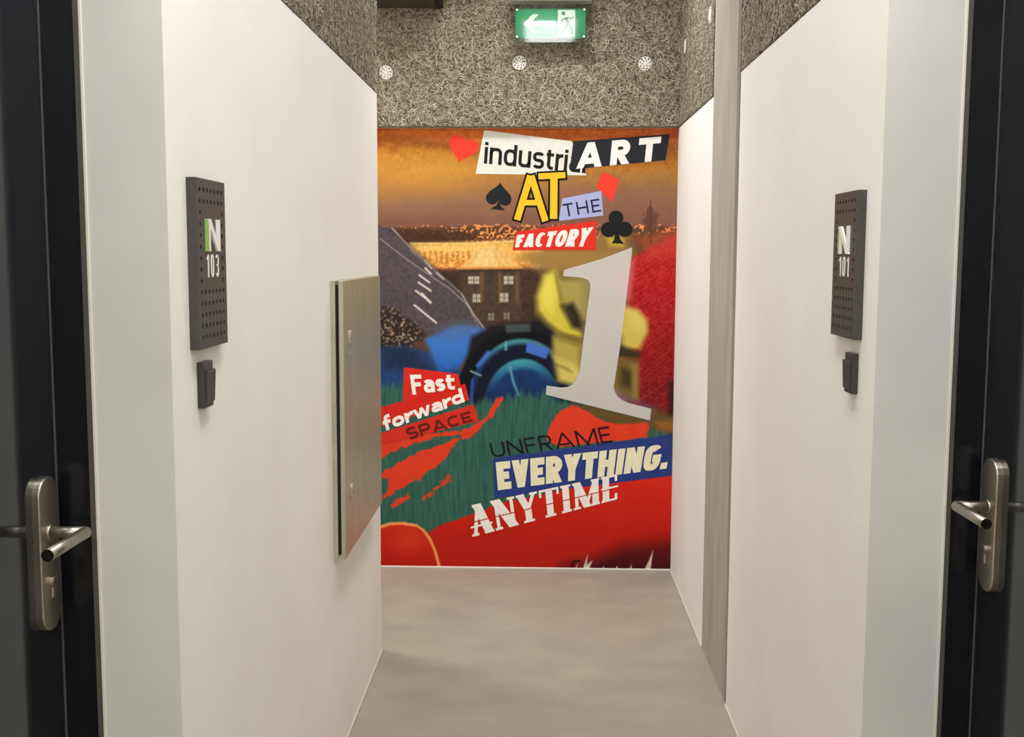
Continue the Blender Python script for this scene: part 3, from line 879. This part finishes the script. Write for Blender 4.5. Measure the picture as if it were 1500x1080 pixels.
hp = [(cx, cy) for cx, cy in heart_pts(678, 217, 1.36, math.radians(17))]
fan('heart', hp, (238, 62, 46), 1, 'red playing card heart')
fan('diamond', Z1((1095, 258), (1172, 300), (1137, 402), (1064, 330)), (236, 64, 46), 1, 'red playing card diamond')
sp = heart_pts(731, 286.5, 1.18, math.radians(180 + 6))
fan('spade', sp, (34, 36, 40), 1, 'black playing card spade')
sp_o = bpy.data.objects['spade']
print_poly('spade_stem', [[(731.5, 292), (733.5, 302), (740.5, 308.5), (718, 306), (727, 301)]], (34, 36, 40), 1.2, sp_o)
def disc(cx, cy, r): return [(cx + r * math.cos(2 * math.pi * k / 28), cy + r * math.sin(2 * math.pi * k / 28)) for k in range(28)]
cl = print_poly('club', [Stroke(p, k) for k, p in enumerate((disc(902.3, 319.5, 11), disc(891.6, 336.5, 11.2), disc(915.5, 336, 11.2), [(896, 322), (910, 322), (908, 342), (898, 342)]))], (26, 30, 30), 1, None, 'black playing card club')
print_poly('club_stem', [[(901.5, 335), (905.5, 335), (908, 350), (914, 357), (896, 356.5), (900, 350)]], (26, 30, 30), 1.6, cl)

# word patches
def zq(Z, a, b, c, d): return Z(a, b, c, d)


w1 = patch('word_patch', Z1((540, 66), (950, 118), (1018, 278), (500, 270)), (222, 222, 212), 1, 'white paper strip reading industrial')
print_word('industrial', Z1((538, 222), (1012, 268), (545, 122), (1022, 168)), (30, 30, 32), 2, w1, .155, gap=.085, x=.78, sq=2.6,
           widths=dict(i=.2, n=.5, d=.52, u=.5, s=.46, t=.30, r=.28, a=.46, l=.2))
w2 = patch('word_patch', Z1((957, 118), (1408, 85), (1387, 206), (940, 250)), (38, 40, 44), 3, 'black strip reading ART')
pA = Z1((970, 247), (1368, 208), (980, 128), (1380, 95))
print_word('ART', pA, (236, 234, 230), 4, w2, .27, spans=[(0, 1.03), (1.36, 2.12), (2.46, 3.34)], sq=2.2)


# AT: yellow strokes on a black outline
def at_polys(segs, h, e):
    out = []
    for p, q, hh in segs:
        d = Vector(q) - Vector(p); d.normalize(); n = Vector((-d.y, d.x)) * (hh + h)
        a, b = Vector(p) - d * e, Vector(q) + d * e
        out.append(Stroke([tuple(a + n), tuple(b + n), tuple(b - n), tuple(a - n)], len(out)))
    return out


seg_a = [((757.5, 322), (777, 257.5), 5.6), ((778, 257.5), (799, 324), 5.6), ((765, 297), (789, 297), 4.8)]
seg_t = [((789, 258.5), (828, 256.5), 5.2), ((811.5, 257), (811, 320.5), 6.2)]
aw = print_poly('word_at', at_polys(seg_a, 2.0, 3.0), (22, 18, 14), 1.2, None, 'yellow hand drawn AT with black outline')
print_poly('lettering', at_polys(seg_a, -.8, .2), (244, 188, 44), 2, aw)
print_poly('letter_outline', at_polys(seg_t, 2.0, 3.0), (22, 18, 14), 2.6, aw)
print_poly('lettering', at_polys(seg_t, -.8, .2), (244, 188, 44), 3.2, aw)

w3 = patch('word_patch', Z1((905, 386), (1088, 350), (1097, 465), (888, 491)), (166, 172, 214), 1.5, 'lavender strip reading THE')
print_word('THE', Z1((915, 472), (1088, 446), (905, 412), (1078, 386)), (36, 36, 62), 2.5, w3, .135, gap=.26)
w4 = patch('word_patch', Z1((690, 541), (1066, 489), (1062, 628), (672, 628)), (216, 50, 38), 1, 'red strip reading FACTORY')
print_word('FACTORY', Z1((684, 614), (1018, 610), (694, 557), (1052, 519)), (240, 232, 226), 2, w4, .26, gap=.065, sq=2.2,
           widths=dict(F=.5, A=.72, C=.62, T=.6, O=.74, R=.68, Y=.78))
w5 = patch('word_patch', Z2((165, 537), (418, 568), (440, 660), (160, 712)), (214, 42, 32), 1, 'red strip reading Fast')
print_word('Fast', Z2((205, 666), (404, 640), (192, 572), (398, 566)), (242, 236, 230), 4, w5, .215, gap=.06, x=.72,
           widths=dict(F=.52, a=.52, s=.44, t=.40))
w6 = patch('word_patch', Z2((20, 734), (452, 614), (470, 690), (20, 824)), (208, 40, 30), 2, 'red strip reading forward')
print_word('forward', Z3((76, 166), (450, 28), (58, 96), (432, -38)), (242, 236, 230), 4, w6, .225, gap=.06, x=.66,
           widths=dict(f=.38, o=.56, r=.38, w=.80, a=.52, d=.56))
w7 = patch('word_patch', Z3((20, 186), (490, 40), (516, 118), (20, 240)), (206, 48, 34), 1.5, 'red strip reading SPACE')
print_word('SPACE', Z3((188, 208), (488, 118), (170, 152), (474, 72)), (104, 30, 25), 3, w7, .21, gap=.14, sq=2.6)
w8 = patch('word_patch', Z3((582, 292), (1417, 182), (1416, 374), (588, 478)), (44, 60, 128), 2, 'dark blue strip reading EVERYTHING')
print_word('EVERYTHING.', [(729.5, 718.5), (976.5, 686.5), (726, 677.5), (985, 649.5)], (232, 228, 194), 3, w8, .265, gap=.055, sq=3.2,
           widths=dict(E=.50, V=.60, R=.58, Y=.60, T=.54, H=.60, N=.62, G=.60))
wu = print_word('UNFRAME', Z3((580, 289), (1142, 217), (564, 222), (1122, 142)), (26, 22, 30), 3.5, mural, .12, name='word_unframe', gap=.17,
                widths=dict(U=.6, N=.66, F=.5, R=.56, A=.84, M=.9, E=.5))
wu['label'] = 'thin black word UNFRAME'


def stencil_polys(W):
    """thick and thin strokes with slab serifs, cut by a thin horizontal gap"""
    t, s_, sf = .24, .085, .08
    gw = dict(A=.92, N=.92, Y=.86, T=.80, I=.42, M=1.10, E=.66)
    txt = 'ANYTIME'; gap = .06
    k = (W - gap * 6) / sum(gw[c] for c in txt)
    out = []; x0 = 0

    def seg(p, q, wt, lo=0, hi=1):
        d = Vector(q) - Vector(p); L_ = d.length
        e = .2 / L_
        a, b = Vector(p) - d * e, Vector(q) + d * e
        for qd in stroke_quads([a, b], False, wt / 2):
            qd = clip(clip(qd, 1, lo, False), 1, hi, True)
            if len(qd) > 2: out.append([(p_[0] + x0, p_[1]) for p_ in qd])

    def slab(xa, xb, top): out.append([(x0 + xa, 1 - sf if top else 0), (x0 + xb, 1 - sf if top else 0), (x0 + xb, 1 if top else sf), (x0 + xa, 1 if top else sf)])
    for c in txt:
        w = gw[c] * k
        if c == 'A':
            seg((.12, 0), (w * .46, 1), s_ * 1.5); seg((w - .16, 0), (w * .42, 1), t * 1.25); slab(0, .26, 0); slab(w - .34, w, 0); seg((.2, .3), (w - .22, .3), .06, .27, .33)
            out.append([(x0 + w * .22, 1), (x0 + w * .22, .9), (x0 + w * .55, .9), (x0 + w * .55, 1)])
        elif c == 'N':
            seg((.13, 0), (.13, 1), s_ * 1.4); seg((.12, 1), (w - .13, 0), t * 1.3); seg((w - .12, 0), (w - .12, 1), s_ * 1.4); slab(0, .27, 0); slab(0, .2, 1); slab(w - .26, w, 1)
        elif c == 'Y':
            seg((.14, 1), (w / 2, .42), t, .40); seg((w - .12, 1), (w / 2, .42), s_ * 1.4, .40); seg((w / 2, .0), (w / 2, .46), t, 0, .46); slab(0, .3, 1); slab(w - .28, w, 1); slab(w / 2 - .2, w / 2 + .2, 0)
        elif c == 'T':
            seg((w / 2, 0), (w / 2, 1), t); slab(0, w, 1); slab(w / 2 - .2, w / 2 + .2, 0)
            for xa in (0, w - .08): out.append([(x0 + xa, .74), (x0 + xa + .08, .74), (x0 + xa + .08, 1), (x0 + xa, 1)])
        elif c == 'I':
            seg((w / 2, 0), (w / 2, 1), t); slab(0, w, 1); slab(0, w, 0)
        elif c == 'M':
            seg((.13, 0), (.13, 1), s_ * 1.4); seg((.14, 1), (w * .5, .08), t * 1.1); seg((w - .16, 1), (w * .5, .08), s_ * 1.3); seg((w - .15, 0), (w - .15, 1), t); slab(0, .27, 0); slab(w - .32, w, 0); slab(0, .24, 1); slab(w - .3, w, 1)
        elif c == 'E':
            seg((.17, 0), (.17, 1), t); slab(0, w, 1); slab(0, w, 0); seg((.2, .52), (w * .72, .52), .07, .485, .555)
            for yy in (0, .74): out.append([(x0 + w - .09, yy), (x0 + w, yy), (x0 + w, yy + .26), (x0 + w - .09, yy + .26)])
        x0 += w + gap
    res = []
    for pi, p in enumerate(out):
        p = [Vector(q) for q in p]
        for lo, hi in ((-.1, .435), (.47, 1.1)):
            q = clip(clip(list(p), 1, lo, False), 1, hi, True)
            if len(q) > 2: res.append(Stroke([(a.x, a.y) for a in q], pi % 7))
    return res


wa = print_word('ANYTIME', Z3((486, 660), (1162, 484), (458, 516), (1162, 366)), (240, 234, 228), 4, mural, name='word_anytime', polys=stencil_polys)
wa['label'] = 'white stencil serif word ANYTIME'
child_local(mural)


# ------------------------------------------------------------------ wood wool acoustic panels
def strands(name, n, origin, ax, az, nrm, w, h, parent, seed, mat):
    r = np.random.default_rng(seed)
    K = 4
    cx = r.random(n) * w; cz = r.random(n) * h
    ln = .014 + .032 * r.random(n); th = r.random(n) * 2 * math.pi; cv = (r.random(n) - .5) * 2.6
    wd = .0007 + .0008 * r.random(n); base = .0005 + .0065 * r.random(n) ** 1.3; tilt = (r.random(n) - .5) * .004
    pts = np.zeros((n, K, 2, 3))
    O, A, Z_, Nn = map(np.array, (origin, ax, az, nrm))
    s = np.linspace(-.5, .5, K)
    for k in range(K):
        a = th + cv * s[k]
        px = cx + np.cos(a) * ln * s[k]; pz = cz + np.sin(a) * ln * s[k]
        ta = a + cv * s[k]
        nx, nz = -np.sin(ta), np.cos(ta)
        e = base + tilt * s[k] * 2 + .0015 * (.25 - s[k] ** 2) * 4
        for j, sg in enumerate((-1, 1)):
            qx = np.clip(px + nx * wd * sg, .001, w - .001); qz = np.clip(pz + nz * wd * sg, .001, h - .001)
            pts[:, k, j] = O + qx[:, None] * A + qz[:, None] * Z_ + np.maximum(e, .0003)[:, None] * Nn
    co = pts.reshape(-1, 3)
    b = (np.arange(n) * K * 2)[:, None]
    F = np.concatenate([b + np.array([[2 * k, 2 * k + 2, 2 * k + 3, 2 * k + 1]]) for k in range(K - 1)], 0).astype(np.int32)
    me = bpy.data.meshes.new(name)
    me.vertices.add(len(co)); me.vertices.foreach_set('co', co.astype(np.float32).ravel())
    me.loops.add(F.size); me.loops.foreach_set('vertex_index', F.ravel())
    me.polygons.add(len(F)); me.polygons.foreach_set('loop_start', (np.arange(len(F)) * 4).astype(np.int32))
    me.update(calc_edges=True)
    pal = np.array([lin(c) for c in ((178, 168, 144), (158, 148, 124), (196, 188, 166), (136, 126, 104), (166, 156, 136), (112, 102, 84), (206, 198, 178))])
    c = pal[r.integers(0, len(pal), n)] * (.68 + .50 * r.random((n, 1)))
    c = np.repeat(np.concatenate([c, np.ones((n, 1))], 1), K * 2, 0).astype(np.float32)
    at = me.color_attributes.new('strand', 'FLOAT_COLOR', 'POINT'); at.data.foreach_set('color', c.ravel())
    me.materials.append(mat)
    o = bpy.data.objects.new(name, me); C.objects.link(o); o.parent = parent; o['kind'] = 'stuff'
    return o


ms = material('wood_wool_strands', (.4, .36, .28), .9, spec=.1)
nd = ms.node_tree.nodes.new('ShaderNodeAttribute'); nd.attribute_name = 'strand'
ms.node_tree.links.new(nd.outputs['Color'], ms.node_tree.nodes['Principled BSDF'].inputs['Base Color'])


def washer(parent, centre, a, n_, R=.031):
    """perforated round washer; a = in-plane horizontal axis, n_ = outward normal"""
    A, Nn, c = Vector(a), Vector(n_), Vector(centre)
    rad = [0.003, .009, .016, .020, .026, R]; seg = 36
    bm = bmesh.new()
    ring = []
    for r in rad:
        ring.append([bm.verts.new(c + A * r * math.cos(2 * math.pi * k / seg) + Vector((0, 0, 1)) * r * math.sin(2 * math.pi * k / seg) + Nn * (.0085 - .0015 * (r / R) ** 2)) for k in range(seg)])
    bm.faces.new(ring[0])
    for i in range(len(rad) - 1):
        for k in range(seg):
            if i == 1 and k % 6 in (0, 1): continue
            if i == 3 and k % 4 in (0, 1): continue
            bm.faces.new([ring[i][k], ring[i][(k + 1) % seg], ring[i + 1][(k + 1) % seg], ring[i + 1][k]])
    r = bmesh.ops.extrude_face_region(bm, geom=list(bm.faces))
    bmesh.ops.translate(bm, vec=-Nn * .0015, verts=[g for g in r['geom'] if isinstance(g, bmesh.types.BMVert)])
    o = bm_obj('washer', bm, M['washer'], parent)
    return o


DENS = 24000


def panel(label, x0, x1, y0, y1, nrm, seed, wash=()):
    z0, z1 = WH + .002, CEIL - .002
    e = empty('acoustic_panel', ((x0 + x1) / 2, (y0 + y1) / 2, z0), label, 'wall panel')
    box('core_board', x0, x1, y0, y1, z0, z1, M['board'], e)
    hs = .95
    if abs(nrm[1]) > .5:
        strands('wood_fibres', int(DENS * (x1 - x0) * hs), (x0, y0, z0), (1, 0, 0), (0, 0, 1), nrm, x1 - x0, hs, e, seed, ms)
    else:
        xf = x1 if nrm[0] > 0 else x0
        strands('wood_fibres', int(DENS * (y1 - y0) * hs), (xf, y0, z0), (0, 1, 0), (0, 0, 1), nrm, y1 - y0, hs, e, seed, ms)
    for c in wash:
        if abs(nrm[1]) > .5: washer(e, (c[0], y0, c[1]), (1, 0, 0), nrm)
        else: washer(e, (x1 if nrm[0] > 0 else x0, c[0], c[1]), (0, 1, 0), nrm)
    child_local(e)
    return e


panel('grey wood wool acoustic panel above the mural with three white washers', -1.3, XR + .001, YB - .028, YB - .001, (0, -1, 0), 101, ((-.7033, 2.310), (-.0992, 2.352), (.4665, 2.348)))
panel('dark wood wool acoustic panel above the left white wall', XL - .0285, XL - .004, YL + .004, YLE - .012, (1, 0, 0), 102)
panel('dark wood wool acoustic panel above the near right white wall', XR + .004, XR + .0285, YR + .004, 3.258, (-1, 0, 0), 103, ((2.45, 2.38),))
panel('wood wool acoustic panel with edge-on washers between pillar and mural', XR + .0015, XR + .0285, 3.768, YB - .03, (-1, 0, 0), 104, ((4.51, 2.392), (3.86, 2.376)))


# ------------------------------------------------------------------ room number signs
def room_sign(s, y0, zc, digits, label):
    """s = -1 on the left wall, +1 on the right wall; y0 = edge nearest the camera"""
    xw = XL if s < 0 else XR
    P = .0193; W, H = 8 * P, 15 * P; T = .0165
    e = empty('room_sign', (xw, y0 + W / 2, zc - H / 2), label, 'sign')
    zb = zc - H / 2
    xf = xw - s * T
    bm = bmesh.new()

    def V(a, b, d=0.0): return bm.verts.new((xf + s * d, y0 + a, zb + b))
    holes = {(c, r) for c in range(1, 8) for r in range(1, 15) if r in (1, 2, 3, 4, 5, 13, 14) or c in (1, 7)}
    # front sheet: cells of one pitch centred on the lattice, border strips around them
    hr = .0046
    for c in range(1, 8):
        for r in range(1, 15):
            ca, cb = c * P, r * P
            if (c, r) in holes:
                sqp = [(ca + P / 2 * x, cb + P / 2 * y) for x, y in ((1, 0), (1, 1), (0, 1), (-1, 1), (-1, 0), (-1, -1), (0, -1), (1, -1))]
                so = [V(*p) for p in sqp]
                ci = [V(ca + hr * math.cos(math.pi / 4 * k), cb + hr * math.sin(math.pi / 4 * k)) for k in range(8)]
                cd = [V(ca + hr * math.cos(math.pi / 4 * k), cb + hr * math.sin(math.pi / 4 * k), .003) for k in range(8)]
                for k in range(8):
                    j = (k + 1) % 8
                    bm.faces.new([so[k], so[j], ci[j], ci[k]]); bm.faces.new([ci[k], ci[j], cd[j], cd[k]])
            else:
                bm.faces.new([V(ca - P / 2, cb - P / 2), V(ca + P / 2, cb - P / 2), V(ca + P / 2, cb + P / 2), V(ca - P / 2, cb + P / 2)])
    for a0, a1, b0, b1 in ((0, W, 0, P / 2), (0, W, H - P / 2, H), (0, P / 2, P / 2, H - P / 2), (W - P / 2, W, P / 2, H - P / 2)):
        bm.faces.new([V(a0, b0), V(a1, b0), V(a1, b1), V(a0, b1)])
    # folded sides
    for (a0, b0), (a1, b1) in (((0, 0), (W, 0)), ((W, 0), (W, H)), ((W, H), (0, H)), ((0, H), (0, 0))):
        bm.faces.new([V(a0, b0), V(a1, b1), V(a1, b1, T), V(a0, b0, T)])
    bmesh.ops.remove_doubles(bm, verts=bm.verts, dist=1e-6)
    bm_obj('perforated_plate', bm, M['sign_black'], e)
    box('backing', xf + s * .0032, xf + s * .006, y0 + .001, y0 + W - .001, zb + .001, zb + H - .001, M['hole'], e)
    # raised characters: reading direction runs away from the camera on the left wall, towards it on the right wall
    yc = y0 + W / 2

    def mapper(oa, ob, sc):
        def mp(p, q):
            a = oa + p * sc
            return (xf, (yc + a) if s < 0 else (yc - a), zb + ob + q * sc)
        return mp
    nh = .0555
    mp = mapper(-.030, .1665, nh)
    thick = (-s * .0040, 0, 0)
    N_ = word('N', 1.17, .235)
    poly_mesh('letter_n', [p for p in N_ if not all(q[0] < .24 for q in p)], mp, M['letter_white'], e, thick, (-s * 1e-4, 0, 0))
    poly_mesh('letter_stroke', [[(-.12, 0), (.09, 0), (.09, 1), (-.12, 1)]], mp, M['letter_green'], e, (-s * .0037, 0, 0))['label'] = 'green left stroke of the letter N'
    poly_mesh('letter_stroke', [[(.09, 0), (.235, 0), (.235, 1), (.09, 1)]], mp, M['letter_white'], e, thick)
    dh = .0395
    wd = word(digits, 1.58, .10, gap=.30, sq=2.8)
    poly_mesh('room_number', wd, mapper(-.030, .1215, dh), M['letter_white'], e, (-s * .0012, 0, 0), (-s * 1e-4, 0, 0))
    child_local(e)
    return e


room_sign(-1, 1.686, 1.4785, '103', 'charcoal perforated room sign reading N 103 on the left wall')
room_sign(1, 1.981, 1.4775, '101', 'charcoal perforated room sign reading N 101 on the right wall')


def wall_switch(s, y0, y1, z0, z1, label):
    xw = XL if s < 0 else XR
    e = empty('wall_switch', (xw, (y0 + y1) / 2, z0), label, 'switch')
    t = .013
    box('base', xw, xw - s * t, y0, y1, z0, z1, M['switch'], e, .0015)
    a, b = y0 + .004, y1 - .002
    c, d = z0 + .009, z1 - .015
    xs = xw - s * t
    vs_ = []
    for y in (a, b):
        vs_ += [(xs, y, c), (xs, y, d), (xs - s * .0045, y, d), (xs - s * .0055, y, d - .003), (xs - s * .0030, y, c)]
    F = [(0, 1, 2, 3, 4), (9, 8, 7, 6, 5)] + [(k, (k + 1) % 5, 5 + (k + 1) % 5, 5 + k) for k in range(5)]
    mesh_obj('rocker', vs_, F, M['switch'], e)
    bpy.context.view_layer.update()
    child_local(e)
    return e


wall_switch(-1, 1.716, 1.763, 1.229, 1.3095, 'small black rocker switch on the left wall beside the left door')
wall_switch(1, 1.995, 2.042, 1.224, 1.304, 'small black rocker switch on the right wall beside the right door')

# ------------------------------------------------------------------ steel cabinet on the left wall
cab = empty('electrical_cabinet', (XL, 3.16, .615), 'grey steel electrical cabinet with two locks on the left wall', 'cabinet')
cy0, cy1, cz0, cz1 = 2.835, 3.50, .617, 1.419
box('body_frame', XL, XL + .013, cy0, cy1, cz0, cz1, M['steel_edge'], cab, .0015)
box('dark_gap', XL + .013, XL + .022, cy0 + .008, cy1 - .008, cz0 + .012, cz1 - .012, M['hole'], cab)
cdoor = box('cabinet_door', XL + .022, XL + .036, cy0 + .002, cy1, cz0, cz1, M['steel'], cab, .0025)
for zz in (1.251, .797):
    bm = bmesh.new()
    pr = [(.011 * math.cos(a) + 0, zz + .011 * math.sin(a) + (.011 if math.sin(a) > 0 else -.011)) for a in [2 * math.pi * k / 24 for k in range(24)]]
    fc = bm.faces.new([bm.verts.new((XL + .036, 2.924 + p, q)) for p, q in pr])
    r = bmesh.ops.extrude_face_region(bm, geom=[fc]); bmesh.ops.translate(bm, vec=(.006, 0, 0), verts=[g for g in r['geom'] if isinstance(g, bmesh.types.BMVert)])
    lk = bm_obj('lock', bm, M['steel_edge'], cdoor)
    box('keyhole', XL + .0421, XL + .0426, 2.921, 2.927, zz - .007, zz + .004, M['keyhole'], cdoor)
for zz in (1.304, 1.206):
    box('pressed_mark', XL + .036, XL + .0372, 2.915, 2.937, zz - .0015, zz + .0015, M['steel_edge'], cdoor)
bpy.context.view_layer.update(); child_local(cab)

# ------------------------------------------------------------------ emergency exit sign
ex = empty('exit_sign', (.04, YB - .09, 2.43), 'green emergency exit sign with white arrow and running figure above the mural', 'sign')
yp = YB - .10
box('housing', -.142, .222, yp - .035, YB - .037, 2.6065, 2.69, M['white_plastic'], ex, .004)
mg = bpy.data.materials.new('clear_acrylic'); mg.use_nodes = True
nt = mg.node_tree; nt.nodes.clear()
n_out = nt.nodes.new('ShaderNodeOutputMaterial'); n_mix = nt.nodes.new('ShaderNodeMixShader'); n_fr = nt.nodes.new('ShaderNodeFresnel')
n_tr = nt.nodes.new('ShaderNodeBsdfTransparent'); n_gl = nt.nodes.new('ShaderNodeBsdfGlossy')
n_fr.inputs[0].default_value = 1.31; n_tr.inputs[0].default_value = (.94, .96, .94, 1); n_gl.inputs['Roughness'].default_value = .06
nt.links.new(n_fr.outputs[0], n_mix.inputs[0]); nt.links.new(n_tr.outputs[0], n_mix.inputs[1]); nt.links.new(n_gl.outputs[0], n_mix.inputs[2]); nt.links.new(n_mix.outputs[0], n_out.inputs[0])
box('clear_pane', -.140, .2185, yp, yp + .005, 2.428, 2.608, mg, ex, .0008, 1)
M['exit_green'] = material('exit_green_film', lin((0, 150, 92)), .3, emission=lin((0, 165, 100)), estr=.12)
M['exit_white'] = material('exit_white_film', lin((236, 244, 236)), .3, emission=lin((225, 245, 230)), estr=.08)
M['exit_dark'] = material('exit_figure_green', lin((20, 110, 70)), .3, emission=lin((20, 120, 80)), estr=.15)
box('green_plate', -.1162, .1950, yp + .0065, yp + .0085, 2.4462, 2.5762, M['exit_green'], ex, .0005, 1)


def ex_poly(name, pts, mat, d=-.0061):
    return poly_mesh(name, pts, lambda a, b: (a, yp - d, b), mat, ex)


zc = 2.511
ar = [(-.080, zc), (-.040, zc + .040), (-.012, zc + .040), (-.042, zc + .011), (.062, zc + .011), (.062, zc - .011), (-.042, zc - .011), (-.012, zc - .040), (-.040, zc - .040)]
ex_poly('arrow', [[ar[0], ar[1], ar[2], ar[3]], [ar[0], ar[3], ar[6]], [ar[0], ar[6], ar[7], ar[8]], [ar[3], ar[4], ar[5], ar[6]]], M['exit_white'])
ex_poly('doorway', [[(.072, 2.452), (.148, 2.452), (.148, 2.570), (.072, 2.570)]], M['exit_white'])
fig = []
for p, q, w in (((.112, 2.538), (.118, 2.505), .018), ((.118, 2.508), (.135, 2.488), .010), ((.135, 2.488), (.134, 2.464), .009), ((.116, 2.506), (.103, 2.482), .010), ((.103, 2.482), (.086, 2.466), .009), ((.112, 2.536), (.092, 2.527), .007), ((.092, 2.527), (.084, 2.512), .006), ((.114, 2.537), (.132, 2.530), .007), ((.132, 2.530), (.141, 2.540), .006)):
    d = (Vector(q) - Vector(p)).normalized(); n = Vector((-d.y, d.x)) * w / 2
    fig.append(Stroke([tuple(Vector(p) + n), tuple(Vector(q) + n), tuple(Vector(q) - n), tuple(Vector(p) - n)], len(fig)))
fig.append([(.096 + .008 * math.cos(2 * math.pi * k / 16), 2.555 + .008 * math.sin(2 * math.pi * k / 16)) for k in range(16)])
ex_poly('running_figure', fig, M['exit_dark'], -.0057)
for xx in (-.109, .188):
    for zz in (2.453, 2.569):
        bm = bmesh.new(); tube(bm, (xx, yp - .004, zz), (xx, yp, zz), .0045, 14)
        bm_obj('pin', bm, M['exit_white'], ex)
child_local(ex)

# ------------------------------------------------------------------ dark duct at the top of the end wall
du = empty('ceiling_duct', (-.8, YB - .12, 2.597), 'dark brown duct along the top of the end wall', 'duct')
box('duct_body', -1.25, -.468, YB - .22, YB - .04, 2.590, 2.70, M['duct'], du, .004)
box('end_bracket', -.466, -.440, YB - .20, YB - .045, 2.588, 2.70, M['seal'], du, .002)
for xx in (-.6, -1.1):
    bm = bmesh.new(); tube(bm, (xx, YB - .13, 2.69), (xx, YB - .13, CEIL), .005, 10); bm_obj('hanger_rod', bm, M['chrome'], du)
child_local(du)
